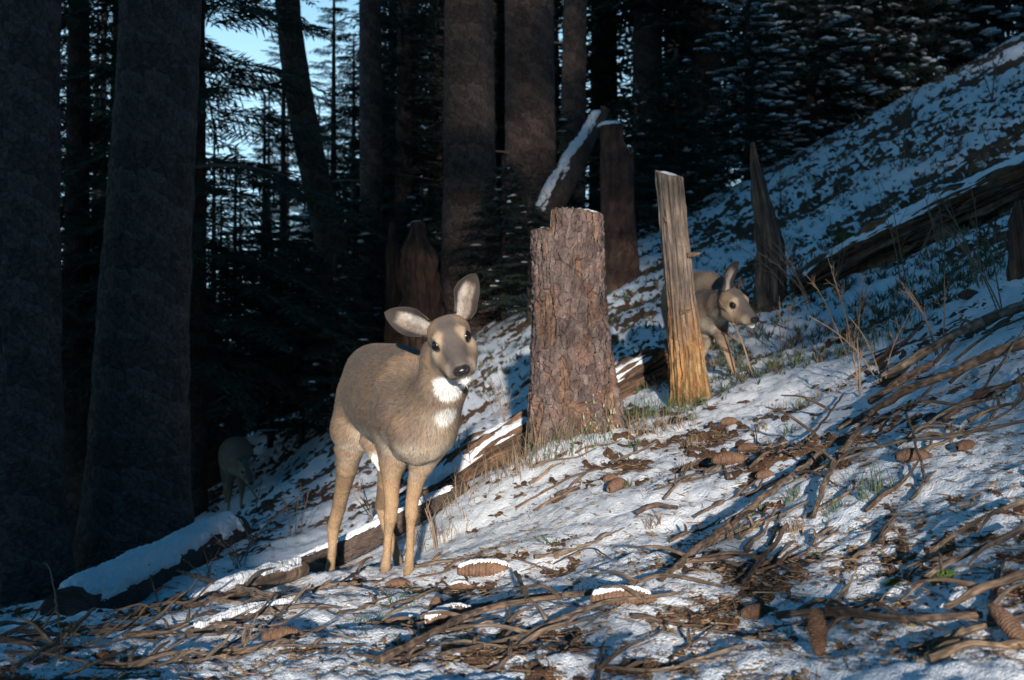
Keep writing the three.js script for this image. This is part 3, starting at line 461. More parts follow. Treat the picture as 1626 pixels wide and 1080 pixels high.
function deer(o) {
  let chains = 0; const { legs, torso, neck, head, cell, hairs, label, marks = [], ears, extra = [] } = o, bones = [];
  const chain = (list, k) => { for (let i = 0; i + 1 < list.length; i++) bones.push({ a: P(...list[i]), b: P(...list[i + 1]), ra: list[i][3], rb: list[i + 1][3], k, chain: chains }); chains++; };
  torso.forEach((c) => chain(c.map((j) => [j[0], j[1] - 4, j[2], j[3] - .012]), .07)); chain(neck, .06);
  const Mh = new THREE.Matrix4().makeRotationFromEuler(new THREE.Euler(head.pitch, head.yaw, head.roll, 'ZYX')), eyeMid = P(...head.at), S = head.size ?? 1;
  const H = (x, y, z) => V(x, y, z).multiplyScalar(S).applyMatrix4(Mh).add(eyeMid), D = (x, y, z) => V(x, y, z).applyMatrix4(Mh);
  const hb = (a, ra, b, rb, k = .018, cut) => bones.push({ a: H(...a), b: H(...b), ra: ra * S, rb: rb * S, k: k * S, cut, chain: chains++ });
  const nk = neck[neck.length - 1];
  bones.push({ a: P(...nk), b: H(0, -.012, -.062), ra: nk[3], rb: .048 * S, k: .03, chain: chains++ });
  hb([-.013, .008, -.05], .038, [.013, .008, -.05], .038, .016);      // braincase
  hb([-.013, .012, -.014], .029, [.013, .012, -.014], .029, .016);    // brow
  hb([0, .000, .008], .031, [0, -.021, .090], .0185, .014);           // bridge and muzzle
  hb([-.0085, -.031, .091], .0158, [.0085, -.031, .091], .0158, .008);// swell of the nose
  for (const k of [-1, 1]) { hb([k * .028, -.026, -.014], .027, [k * .017, -.040, .068], .0185, .014); hb([k * .026, .016, -.006], .0155, [k * .026, .014, .006], .0145, .008); hb([k * .026, -.045, -.038], .027, [k * .016, -.051, .036], .0195, .014); }
  hb([0, -.050, -.01], .022, [0, -.057, .090], .0115, .008);          // lower jaw
  bones.push({ a: H(0, -.047, -.012), b: P(...neck[1]), ra: .032 * S, rb: neck[1][3] * .85, k: .03, chain: chains++ });   // throat
  legs.forEach((c) => chain(c.map((j, i) => i < 2 ? j : [j[0], j[1], j[2], j[3] * .88]), .026)); extra.forEach((e) => chain(e, .02));
  for (const k of [-1, 1]) hb([k * .040, .008, .006], .0095, [k * .044, .0075, .008], .0095, .004, true);   // eye sockets
  const body = skin(bones, cell), bp = body.attributes.position, pos = Array.from(bp.array), idx = Array.from(body.index.array), nSkin = bp.count, kinds = [];
  for (const e of ears) { const s = earShell(H(...e.base), P(...e.tip), V(...e.facing), e.width), k0 = pos.length / 3; pos.push(...s.pos); idx.push(...s.idx.map((i) => i + k0)); kinds.push(...s.kind); }
  const foot = o.foot, g = geoFrom(pos.map((x, i) => x - foot.getComponent(i % 3)), null, null, idx), col = new Float32Array(pos.length), n = g.attributes.normal;
  const inv = Mh.clone().invert(), q = V(), lh = V(), back = P(...torso[0][0]), chest = P(...torso[0][torso[0].length - 1]), bellyY = P(...torso[1][1]).y, legY = Math.max(...legs.map((c) => P(...c[1]).y)), footY = Math.min(...legs.map((c) => P(...c[c.length - 1]).y));
  const spots = marks.map((m) => ({ p: P(...m.at), r: m.r, c: m.c, soft: m.soft ?? .4 }));
  const coat = (p, nx, ny, nz) => {
    const nz1 = fbm3(p.x * 9, p.y * 9, p.z * 9, 2), nz2 = n3(p.x * 60, p.y * 60, p.z * 60);
    let c = mixc([.248, .165, .106], [.176, .127, .093], sstep(-.5, .5, nz1 + .35 * n3(p.x * 22, p.y * 22, p.z * 22)));
    const leg = sstep(legY - .02, legY - .15, p.y); c = mixc(c, [.36, .232, .128], leg * .85);
    const under = sstep(-.25, -.75, ny) * sstep(bellyY + .06, bellyY - .08, p.y) * (1 - leg); c = mixc(c, [.52, .44, .34], under * .8);
    lh.copy(p).sub(eyeMid).applyMatrix4(inv).divideScalar(S);
    const inHead = sstep(.125, .085, Math.hypot(lh.x, lh.y + .015, lh.z - .02) * .8 + (lh.z < -.05 ? .03 : 0));
    if (inHead > 0) {
      let h = [.225, .155, .100];
      h = mixc(h, [.115, .092, .078], sstep(.032, .012, Math.abs(lh.x)) * sstep(-.03, .01, lh.y) * sstep(-.09, -.03, lh.z));      // dark crown and bridge
      h = mixc(h, [.10, .082, .072], sstep(.025, .06, lh.z) * sstep(-.035, -.015, lh.y) * .75);                                    // dark saddle behind the nose
      h = mixc(h, [.40, .30, .205], sstep(.045, .02, Math.hypot(Math.abs(lh.x) - .045, lh.y + .035, lh.z + .005)) * .8);             // pale cheeks
      const e = Math.hypot(Math.abs(lh.x) - .0385, (lh.y - .0085), (lh.z - .006));
      h = mixc(h, [.42, .32, .23], sstep(.029, .019, e) * .6); h = mixc(h, [.02, .016, .013], sstep(.0178, .0150, e));
      h = mixc(h, [.46, .33, .22], sstep(.020, .008, Math.hypot(Math.abs(lh.x) - .026, lh.y - .024, lh.z - .004)) * .7);             // tan brows
      h = mixc(h, [.40, .31, .24], sstep(.028, .010, Math.hypot(Math.abs(lh.x) - .024, lh.y + .030, lh.z - .078)) * .7);            // pale lips
      h = mixc(h, [.82, .80, .76], sstep(.024, .016, Math.hypot(lh.x * .75, lh.y + .064, lh.z - .092)));                             // white chin
      h = mixc(h, [.03, .027, .025], sstep(.0035, .001, Math.abs(lh.y + .0475 + .1 * Math.abs(lh.x))) * sstep(.055, .07, lh.z));      // mouth
      c = mixc(c, h, inHead);
    }
    for (const s of spots) { const d = p.distanceTo(s.p) / s.r + .18 * nz1; c = mixc(c, s.c, sstep(1, 1 - s.soft, d)); }
    if (p.y < footY + .022) c = mixc(c, [.03, .026, .024], sstep(footY + .024, footY + .016, p.y));
    const k = 1 + .16 * nz1 + .10 * nz2; return c.map((x) => x * k);
  };
  const perEar = kinds.length / 3 / ears.length, i0e = (i) => i - nSkin < perEar;
  for (let i = 0; i < pos.length / 3; i++) {
    q.set(pos[i * 3], pos[i * 3 + 1], pos[i * 3 + 2]); let c;
    if (i < nSkin) c = coat(q, n.getX(i), n.getY(i), n.getZ(i));
    else {
      const [side, u, v] = kinds.slice((i - nSkin) * 3, (i - nSkin) * 3 + 3), rim = Math.max(sstep(.42, .66, Math.abs(v)), sstep(.70, .86, u));
      const white = sstep(.5, .1, Math.abs(v - .30 * (i0e(i) ? 1 : -1) + .12 * n2(u * 4, 3))) * sstep(.95, .55, u), grey = .5 + .5 * n3(u * 14, v * 6, 3);
      c = side ? [.20, .145, .10] : mixc(mixc([.13, .095, .075], [.29, .23, .185], grey), [.46, .41, .36], white * (.65 + .35 * grey));
      c = mixc(c, [.035, .027, .023], rim * (side ? .6 : 1)); if (u > .9) c = mixc(c, [.04, .03, .026], .7);
      const k = 1 + .2 * n3(u * 30, v * 30, i % 2); c = c.map((x) => Math.max(.01, x * k));
    }
    col.set(c, i * 3);
  }
  g.setAttribute('color', new THREE.BufferAttribute(col, 3));
  const t = thing('roe_deer', foot, label, 'deer', 'roe deer in the wood'), m = part(t, 'body', g, M.fur);
  // hair, lying along the body from the head to the tail and down the legs
  const r = rng(o.seed ?? 5), ip = g.index.array, gp = g.attributes.position, area = [], A = V(), B = V(), C = V(); let sum = 0;
  for (let i = 0; i < ip.length; i += 3) { A.fromBufferAttribute(gp, ip[i]); B.fromBufferAttribute(gp, ip[i + 1]); C.fromBufferAttribute(gp, ip[i + 2]); sum += B.sub(A).cross(C.sub(A)).length(); area.push(sum); }
  const flow = back.clone().sub(chest).normalize().multiplyScalar(.8).add(V(0, -.6, 0)), hp = [], hn = [], hc = [], nn = V(), c3 = V(), w = V();
  for (let h = 0; h < hairs; h++) {
    const x = r() * sum; let a = 0, b = area.length - 1; while (a < b) { const mid = (a + b) >> 1; area[mid] < x ? a = mid + 1 : b = mid; }
    const i0 = ip[a * 3], i1 = ip[a * 3 + 1], i2 = ip[a * 3 + 2]; let u = r(), v = r(); if (u + v > 1) { u = 1 - u; v = 1 - v; }
    const mix = (at, out) => out.set(0, 0, 0).addScaledVector(A.fromBufferAttribute(at, i0), 1 - u - v).addScaledVector(B.fromBufferAttribute(at, i1), u).addScaledVector(C.fromBufferAttribute(at, i2), v);
    const p = mix(gp, V()); mix(n, nn).normalize(); mix(g.attributes.color, c3);
    w.copy(p).add(foot).sub(eyeMid); const hd = w.length(), inEar = i0 >= nSkin; if (c3.x < (inEar ? .12 : .05)) continue;
    const low = sstep(legY - .02, legY - .12, p.y + foot.y), L = inEar ? .004 + .004 * r() : hd < .11 * S ? .0028 + .002 * r() : lerp(.0125, .006, low) * (.7 + .6 * r());
    const d = hd < .13 * S || inEar ? D(0, .35, -1).add(V(r() - .5, r() - .5, r() - .5).multiplyScalar(.5)) : flow.clone().lerp(V(0, -1, 0), low); d.add(V(r() - .5, r() - .5, r() - .5).multiplyScalar(.45)); d.addScaledVector(nn, -d.dot(nn)).normalize();
    const s = d.clone().cross(nn).multiplyScalar(inEar ? .0005 : hd < .11 * S ? .0005 : .00085), tip = p.clone().addScaledVector(d, L).addScaledVector(nn, L * (.22 + .2 * r())); p.addScaledVector(nn, -.0006);
    hp.push(p.x + s.x, p.y + s.y, p.z + s.z, tip.x, tip.y, tip.z, p.x - s.x, p.y - s.y, p.z - s.z);
    nn.addScaledVector(d, .25 * (r() - .5)).normalize(); const k = (r() < .3 ? .3 : .75) + .55 * r(), k2 = k * (1.1 + .6 * r()); for (let e = 0; e < 3; e++) { hn.push(nn.x, nn.y, nn.z); const kk = e === 1 ? k2 : k; hc.push(c3.x * kk, c3.y * kk, c3.z * kk); }
  }
  if (hairs) { const hg = new THREE.BufferGeometry(); hg.setAttribute('position', new THREE.Float32BufferAttribute(hp, 3)); hg.setAttribute('normal', new THREE.Float32BufferAttribute(hn, 3)); hg.setAttribute('color', new THREE.Float32BufferAttribute(hc, 3)); tag(part(t, 'hair', hg, M.fur), null, null, null, 'stuff'); }
  for (const k of [-1, 1]) { const e = part(t, 'eye', new THREE.SphereGeometry(.0132 * S, 28, 20), M.eye); e.position.copy(H(k * .0352, .0088, .0052)).sub(foot); e.quaternion.setFromRotationMatrix(Mh); }
  { // wet black nose with two nostrils
    const s = new THREE.SphereGeometry(1, 40, 30), p = s.attributes.position;
    for (let i = 0; i < p.count; i++) { let x = p.getX(i), y = p.getY(i), z = p.getZ(i); const nos = sstep(.42, .12, Math.hypot((Math.abs(x) - .56) * .9, y + .12 - .3 * (Math.abs(x) - .5))); const k = 1 - .28 * nos * (z > 0 ? 1 : 0); x *= k * (1 + .14 * y); y *= k * (y < 0 ? .85 : 1); z *= k - .1 * sstep(.25, 0, Math.abs(x)) * (y < .2 ? 1 : .3); p.setXYZ(i, x * .0208, y * .0158, z * .0142); }
    s.computeVertexNormals(); const e = part(t, 'nose', s, M.nose); e.position.copy(H(0, -.0265, .1045)).sub(foot); e.scale.setScalar(S); e.quaternion.setFromRotationMatrix(Mh.clone().multiply(new THREE.Matrix4().makeRotationX(-.25)));
  }
  return t;
}
const rad = (d) => d * Math.PI / 180;
deer({
  label: 'sunlit grey-brown roe deer with white throat bands, looking out with ears spread', cell: .0042, hairs: 200000, seed: 5, foot: P(585, 918, 3.5),
  torso: [[[597, 600, 3.80, .105], [628, 607, 3.5, .108], [652, 610, 3.3, .093]], [[590, 640, 3.72, .10], [618, 650, 3.45, .112], [657, 664, 3.22, .108], [663, 690, 3.16, .082]]],
  neck: [[680, 655, 3.15, .080], [702, 612, 3.06, .058], [706, 570, 3.05, .050]],
  head: { at: [718, 545, 2.93], roll: rad(18), pitch: rad(27), yaw: rad(3) },
  ears: [{ base: [-.043, .030, -.052], tip: [610, 496, 3.02], facing: [.12, -.05, 1], width: .070 }, { base: [.040, .036, -.052], tip: [756, 434, 3.0], facing: [.42, .02, 1], width: .068 }],
  legs: [
    [[684, 690, 3.2, .06], [670, 735, 3.22, .033], [661, 762, 3.24, .0245], [654, 797, 3.25, .0185], [653.5, 816, 3.24, .0182], [652, 838, 3.25, 0.0119], [650.5, 884, 3.25, 0.0113], [649, 902, 3.24, .0148], [647.5, 914, 3.22, 0.0116], [646, 921, 3.205, .0115]],
    [[632, 690, 3.28, .065], [623, 735, 3.28, .034], [621, 765, 3.29, .0255], [622, 797, 3.29, .0205], [620, 823, 3.28, .0195], [617, 845, 3.29, 0.0128], [614, 882, 3.29, 0.0116], [612, 901, 3.28, .0148], [610.5, 911, 3.26, 0.0116], [609.5, 917, 3.245, .0115]],
    [[583, 640, 3.75, .09], [564, 682, 3.68, .07], [555, 712, 3.68, .047], [551, 742, 3.72, .036], [545, 772, 3.78, .027], [538, 806, 3.84, .0235], [529, 838, 3.88, .022], [528, 862, 3.865, 0.0141], [526, 888, 3.84, 0.0135], [523.5, 906, 3.82, .0165], [522, 916, 3.80, .0135], [521, 922, 3.785, .012]],
    [[630, 650, 3.76, .085], [626, 715, 3.64, .055], [616, 765, 3.70, .034], [606, 804, 3.82, .0225], [613, 835, 3.80, .0165], [624, 862, 3.77, 0.0140], [631, 888, 3.74, 0.0133], [634, 904, 3.72, .016], [635, 913, 3.70, .0135], [635, 919, 3.685, .012]],
  ],
  extra: [[[592, 700, 3.56, .035], [598, 728, 3.55, .014], [602, 745, 3.55, .004]], [[640, 712, 3.19, .026], [662, 721, 3.16, .022], [682, 716, 3.14, .018]]],
  marks: [{ at: [714, 613, 2.99], r: .042, c: [.80, .78, .74], soft: .3 }, { at: [709, 663, 3.05], r: .040, c: [.76, .73, .68], soft: .35 }, { at: [601, 735, 3.54], r: .045, c: [.80, .76, .68], soft: .5 }, { at: [585, 690, 3.6], r: .075, c: [.42, .33, .235], soft: .7 }, { at: [640, 755, 3.2], r: .05, c: [.42, .33, .24], soft: .8 }],
});
deer({
  label: 'roe deer half hidden behind the pale bare trunk, head lowered and turned aside', cell: .0055, hairs: 45000, seed: 6, foot: P(1140, 606, 5.3),
  torso: [[[1082, 470, 5.75, .10], [1100, 468, 5.5, .10], [1124, 463, 5.25, .085]], [[1085, 492, 5.65, .10], [1104, 496, 5.4, .10], [1122, 502, 5.16, .083]]],
  neck: [[1128, 492, 5.12, .07], [1146, 484, 5.02, .058], [1158, 477, 4.98, .05]],
  head: { at: [1174, 484, 4.87], roll: rad(14), pitch: rad(30), yaw: rad(24), size: .97 },
  ears: [{ base: [-.038, .034, -.052], tip: [1174, 415, 4.95], facing: [.7, -.05, .8], width: .068 }, { base: [.036, .036, -.052], tip: [1184, 446, 5.07], facing: [.9, 0, .2], width: .05 }],
  legs: [
    [[1138, 508, 5.13, .045], [1146, 535, 5.1, .026], [1152, 553, 5.1, .019], [1160, 574, 5.12, .0165], [1165, 588, 5.12, .012], [1171, 604, 5.11, 0.0116], [1173, 614, 5.1, .012]],
    [[1118, 508, 5.2, .045], [1124, 535, 5.2, .027], [1118, 556, 5.22, .019], [1108, 580, 5.26, .016], [1104, 600, 5.28, .012], [1102, 622, 5.27, .012]],
    [[1078, 500, 5.7, .075], [1074, 535, 5.65, .04], [1070, 562, 5.74, .022], [1072, 585, 5.7, 0.0140], [1072, 610, 5.68, .014]],
    [[1096, 500, 5.72, .075], [1096, 530, 5.62, .04], [1090, 555, 5.72, .022], [1092, 577, 5.7, 0.0140], [1092, 602, 5.66, .014]],
  ],
});
deer({
  label: 'dim roe deer standing in the dark gully beyond the snowy log', cell: .009, hairs: 12000, seed: 7, foot: P(373, 814, 9.2),
  torso: [[[372, 722, 9.7, .125], [376, 721, 9.4, .125], [379, 722, 9.1, .10]], [[372, 733, 9.6, .115], [375, 734, 9.35, .12], [378, 738, 9.05, .095]]],
  neck: [[380, 730, 9.0, .07], [385, 738, 8.9, .058], [388, 742, 8.86, .05]],
  head: { at: [393, 748, 8.78], roll: rad(12), pitch: rad(40), yaw: rad(18) },
  ears: [{ base: [-.04, .034, -.052], tip: [375, 730, 8.86], facing: [0, 0, 1], width: .055 }, { base: [.038, .036, -.052], tip: [404, 722, 8.86], facing: [.2, 0, 1], width: .055 }],
  legs: [
    [[386, 745, 9.05, .05], [385, 765, 9.05, .03], [384, 783, 9.06, .018], [383, 796, 9.06, .013], [383, 811, 9.05, .013], [383, 818, 9.04, .013]],
    [[368, 745, 9.1, .05], [365, 765, 9.1, .03], [364, 783, 9.1, .018], [363, 796, 9.1, .013], [363, 811, 9.1, .013], [363, 818, 9.09, .013]],
    [[362, 735, 9.65, .07], [360, 765, 9.6, .035], [359, 785, 9.72, .02], [359, 811, 9.66, .014], [359, 817, 9.65, .014]],
    [[382, 735, 9.65, .07], [383, 765, 9.6, .035], [384, 785, 9.72, .02], [384, 808, 9.66, .014], [384, 814, 9.65, .014]],
  ],
});
// ---------------------------------------------------------------- stumps and snags
{ // the wide stump with a step in its top
  const D = 4.5, k = D / FOCAL, foot = P(908, 690, D); foot.y = base(foot.x, foot.z);
  const h = P(905, 336, D).y - foot.y, c = (x, z) => (x < -.046 + .012 * n2(z * 20, 1) ? h - .068 + .02 * x : h - .012 * sstep(0, .13, x)) + .006 * n2(x * 45, z * 45);
  const s = stump({ h, cut: c, lean: V(-.02, 0, 0), seed: 3, seg: 200, rows: 240,
    radius: (y, a) => { const f = y / h, w = lerp(.166, .131, sstep(-.1, .75, f)) * (1 + .02 * Math.sin(a * 3 + 1)); return w * (1 + .30 * Math.exp(-Math.max(0, y + .1) * 6) * (.8 + .6 * Math.sin(a * 5 + 2) + .7 * Math.cos(a))); },
    relief: (ca, sa, y, a) => { const w = .012 * n3(ca * 2, sa * 2, y * 3), f = n3(ca * 5.5 + w * 20, sa * 5.5, y * 3.2), g = n3(ca * 11, sa * 11 + 4, y * 9), e = Math.abs(f); return -.011 * sstep(.16, 0, e) - .005 * sstep(.14, 0, Math.abs(g)) + .004 * n3(ca * 9, sa * 9, y * 20) + .0025 * n3(ca * 26, sa * 26, y * 40) - .014 * sstep(.32, .42, n3(ca * 1.5 + 9, sa * 1.5, y * 2.6)); },
    color: (x, y, z, a) => { const bare = sstep(.30, .42, n3(Math.cos(a) * 1.5 + 9, Math.sin(a) * 1.5, y * 2.6)), v = .8 + .35 * n3(x * 22, y * 9, z * 22), red = sstep(.25, .6, n3(x * 14 + 5, y * 7, z * 14)); let q = mixc([.92, .95, 1.0], [1.06, .92, .86], red); q = mixc(q, [1.25, 1.10, .92], bare); return q.map((u) => u * v); } });
  const t = thing('tree_stump', foot, 'wide bark-covered stump with a step in its cut top', 'stump', 'stumps on the slope');
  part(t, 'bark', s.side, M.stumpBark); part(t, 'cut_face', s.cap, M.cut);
  const sn = part(t, 'snow_cap', snowDisc(.066, .085, .012, 4, (x, z) => 0), M.snow); sn.position.set(.028, h - .002, 0);
  const s2 = part(t, 'snow_cap', snowDisc(.03, .06, .012, 6), M.snow); s2.position.set(-.10, h - .068, 0);
  const lr = rng(31); const li = []; for (let i = 0; i < 45; i++) { const a = 1.0 + (lr() - .5) * .9, y = .03 + .17 * lr() * lr(), p = V(Math.cos(a) * (.172 + .03 * Math.exp(-y * 6)), y, Math.sin(a) * (.172 + .03 * Math.exp(-y * 6))); lump(li, p, V(Math.sin(a), 0, -Math.cos(a)), .0015 + .004 * lr() * lr(), .004 + .012 * lr() * lr(), .003, lr); }
  part(t, 'lichen', smoothLumps(li), M.lichen);
}
{ // the pale bare trunk stump, orange at its rotten foot
  const D = 4.85, foot = P(1097, 634, D), top = P(1063, 268, D); foot.y = base(foot.x, foot.z) + .0; const h = top.y - foot.y;
  const s = stump({ h, cut: (x, z) => h - .016 - .28 * z - .22 * x + .002 * n2(x * 60, z * 60), lean: V(top.x - foot.x, 0, 0), seed: 5, seg: 140, rows: 240, s: 2,
    radius: (y, a) => { const f = y / h; return lerp(.056, .0505, f) * (1 + .05 * sstep(.9, 1, f) * (Math.cos(a) < -.3 ? 1 : 0)) * (1 + .35 * Math.exp(-Math.max(0, y) * 9) * (1 + .3 * Math.sin(a * 4))) + .008 * sstep(.45, .2, f); },
    relief: (ca, sa, y) => .004 * n3(ca * 3, sa * 3, y * 2.2) + .0026 * n3(ca * 6, sa * 6, y * 9) + .0016 * n3(ca * 20, sa * 20, y * 12) - .0035 * sstep(.12, 0, Math.abs(n3(ca * 4, sa * 4 + 3, y * 1.4))) * (y / h < .55 ? 1 : .35) - .010 * sstep(.35, .5, n3(ca * 3 + 3, sa * 3, y * 6)) * sstep(.5, .25, y / h),
    color: (x, y, z, a) => { const f = y / h, nn = n3(x * 18, y * 5, z * 18), fleck = sstep(.3, .6, n3(x * 40, y * 16, z * 40)); let q = mixc([.76, .58, .46], [.56, .43, .36], sstep(-.4, .6, nn)); q = mixc(q, [.86, .44, .16], sstep(.58, .14, f + .14 * nn)); q = mixc(q, [.88, .58, .26], sstep(.1, .5, n3(x * 30, y * 8 + 7, z * 30)) * sstep(.35, .05, f)); q = mixc(q, [.32, .17, .09], fleck * .6 * sstep(.6, .2, f)); return q.map((u) => u * (.9 + .2 * n3(x * 60, y * 20, z * 60))); } });
  const t = thing('bare_trunk_stump', foot, 'tall thin barkless trunk stump, pale above and orange at its rotten foot', 'stump', 'stumps on the slope');
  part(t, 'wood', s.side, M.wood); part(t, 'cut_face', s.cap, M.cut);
  const sn = part(t, 'snow_cap', snowDisc(.034, .034, .008, 7, (x, z) => -.28 * z - .22 * x), M.snow); sn.position.set(top.x - foot.x, h - .016, 0);
  for (const [y, a] of [[.56, .9], [.70, 2.4], [.34, 1.9]]) part(t, 'branch_stub', tube([V(0, 0, 0), V(.03, .006, 0), V(.05, .01, 0)], [.012, .008, .005], 8, 6, { rough: .2, seed: y }), M.sticks[0]).position.set(Math.cos(a) * .055 + (top.x - foot.x) * y / h, y, Math.sin(a) * .055);
}
{ // the dark stump further up, a splintered slab at its side
  const D = 8.8, foot = P(977, 405, D), top = P(977, 199, D); foot.y = base(foot.x, foot.z); const h = top.y - foot.y;
  const col = (x, y, z) => { const v = .75 + .35 * n3(x * 14, y * 5, z * 14); return [.62 * v, .48 * v, .40 * v]; };
  const s = stump({ h, cut: (x, z) => (x > .05 ? h - .16 - .5 * (x - .05) + .05 * n2(x * 30, z * 30) : h + .005 * n2(x * 40, z * 40)), seed: 8, seg: 90, rows: 120, lean: V(0, 0, 0), radius: (y, a) => lerp(.135, .098, sstep(0, .5, y / h)) * (1 + .3 * Math.max(0, Math.cos(a))), relief: (ca, sa, y) => .01 * n3(ca * 3, sa * 3, y * 2) + .004 * n3(ca * 10, sa * 10, y * 6), color: col });
  const t = thing('tree_stump', foot, 'dark snow-capped stump with a broken side in front of the leaning snowy log', 'stump', 'stumps on the slope');
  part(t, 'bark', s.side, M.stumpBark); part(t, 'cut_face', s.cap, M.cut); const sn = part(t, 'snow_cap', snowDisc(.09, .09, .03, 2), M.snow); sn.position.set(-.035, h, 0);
}
function snag(px, D, widths, seed, name, label, col, mat = M.rotten, o = {}) {
  const pts = px.map(([x, y]) => P(x, y, D)), foot = onBase(pts[0]); pts[0].y = foot.y - .08; const rr = widths.map((w) => w * D / FOCAL / 2);
  const g = tube(shift(pts, foot), rr, 48, 120, { rough: .2, freq: 12, ridge: .13, ridges: 8, seed, s: 2, capB: true, color: (c, a, t, h) => { const v = .85 + .3 * n3(c.x * 25, c.y * 9, c.z * 25); return mixc(col[0], col[1], clamp(.5 + .6 * n3(c.x * 12, c.y * 4, c.z * 12 + seed), 0, 1)).map((x) => x * v); }, shape: (r, a, t) => r * (1 - .45 * sstep(.75, 1, t) * (.5 + .5 * Math.sin(a * 3 + seed))), ...o });
  const t = thing(name, foot, label, 'stump', 'stumps on the slope'); part(t, 'wood', g, mat); return { t, foot, pts };
}
snag([[1222, 438], [1220, 380], [1207, 310], [1199, 262], [1195, 226]], 6.4, [52, 38, 27, 17, 5], 21, 'splintered_snag', 'thin twisted snag tapering to a splintered point', [[.50, .36, .27], [.36, .27, .22]]);
snag([[1236, 432], [1236, 395], [1232, 362], [1229, 352]], 6.45, [26, 20, 14, 4], 22, 'splintered_snag', 'short broken splinter of wood leaning on the thin twisted snag', [[.42, .30, .23], [.3, .22, .18]]);
{ const { t } = snag([[668, 560], [668, 460], [664, 400], [662, 352]], 9.6, [70, 62, 50, 22], 23, 'rotten_stump', 'jagged reddish rotten stump in the dark behind the alert deer', [[.36, .19, .12], [.24, .14, .10]]); const sn = part(t, 'snow_cap', snowDisc(.05, .04, .02, 9), M.snow); sn.position.set(P(662, 352, 9.6).x - t.position.x, P(662, 354, 9.6).y - t.position.y, 0); }
snag([[628, 560], [626, 470], [622, 390], [620, 352]], 9.9, [34, 26, 18, 5], 24, 'rotten_stump', 'narrow rotten spike of wood beside the jagged reddish stump', [[.28, .17, .12], [.2, .13, .1]]);
snag([[1640, 430], [1632, 390], [1626, 345], [1622, 318]], 4.4, [60, 52, 44, 20], 25, 'rotten_stump', 'low brown rotten stump at the end of the uphill log', [[.42, .24, .15], [.28, .18, .12]]);
{ // root plate behind the far deer
  const c = P(300, 740, 11), r = rng(3), g = []; c.y = base(c.x, c.z);
  for (let i = 0; i < 26; i++) { const a = Math.PI * (i + r() * .8) / 26, L = .35 + .4 * r(); g.push(tube([V(0, .05, 0), V(Math.cos(a) * L * .5, Math.sin(a) * L * .55 + .05, .1 * (r() - .5)), V(Math.cos(a + .2 * (r() - .5)) * L, Math.sin(a) * L, .3 * (r() - .5))], [.09, .06, .012], 8, 10, { rough: .25, seed: i, color: () => [.36, .17, .10] })); }
  solo('root_plate', mergeGeometries(g), M.rotten, c, 'dim reddish tangle of upturned roots behind the far deer', 'roots');
}
// ---------------------------------------------------------------- logs
function log(name, list, radii, o) {
  const pts = list.map((a) => a.isVector3 ? a : P(...a)), mid = pts[0].clone().lerp(pts[pts.length - 1], .5), loc = shift(pts, mid), { label, snow, mat = M.logBark, seed = 1, color, rough = .06, ridge = 0, seg = 40, rows = 120, category = 'log', group } = o;
  const t = thing(name, mid, label, category, group); part(t, 'wood', tube(loc, radii, seg, rows, { rough, ridge, freq: o.freq ?? 6, seed, s: 2, color, shape: o.splinter ? (r, a, t, L) => r * (1 + o.splinter * (n3(Math.cos(a) * 5, Math.sin(a) * 5, t * L * 4 + seed) - .6 * sstep(.2, .5, n3(Math.cos(a) * 2.2 + 4, Math.sin(a) * 2.2, t * L * 1.6 + seed)))) : undefined }), mat);
  for (const s of snow ?? []) part(t, 'snow_on_log', snowAlong(loc, radii, { seed: seed + 3, ...s }), M.snow);
  return { t, loc };
}
const rest = (px, py, lift) => { const p = G(px, py); p.y = base(p.x, p.z) + lift; return p; };   // resting on the ground, its axis so high above it
{ const a = P(104, 1000, 4.5), b = P(372, 846, 6.1), fix = (p, l) => { p.y = Math.max(p.y, base(p.x, p.z) + l); return p; };
  log('fallen_log', [fix(a, .05), fix(a.clone().lerp(b, .5), .04), fix(b, .04)], [.098, .095, .09], { label: 'dark fallen log thickly covered with snow below the big trunks', seed: 2, snow: [{ depth: .03, spread: 1.25, gaps: .2, t0: .01, t1: .99, rows: 220, seg: 44, freq: 5 }], rough: .04 }); }
const rottenCol = (a, b) => (c, ang, t, h) => { const v = .85 + .35 * n3(c.x * 25, c.y * 25, c.z * 25); return mixc(a, b, clamp(.5 + .7 * n3(c.x * 7, c.y * 7, c.z * 7), 0, 1)).map((x) => x * v); };
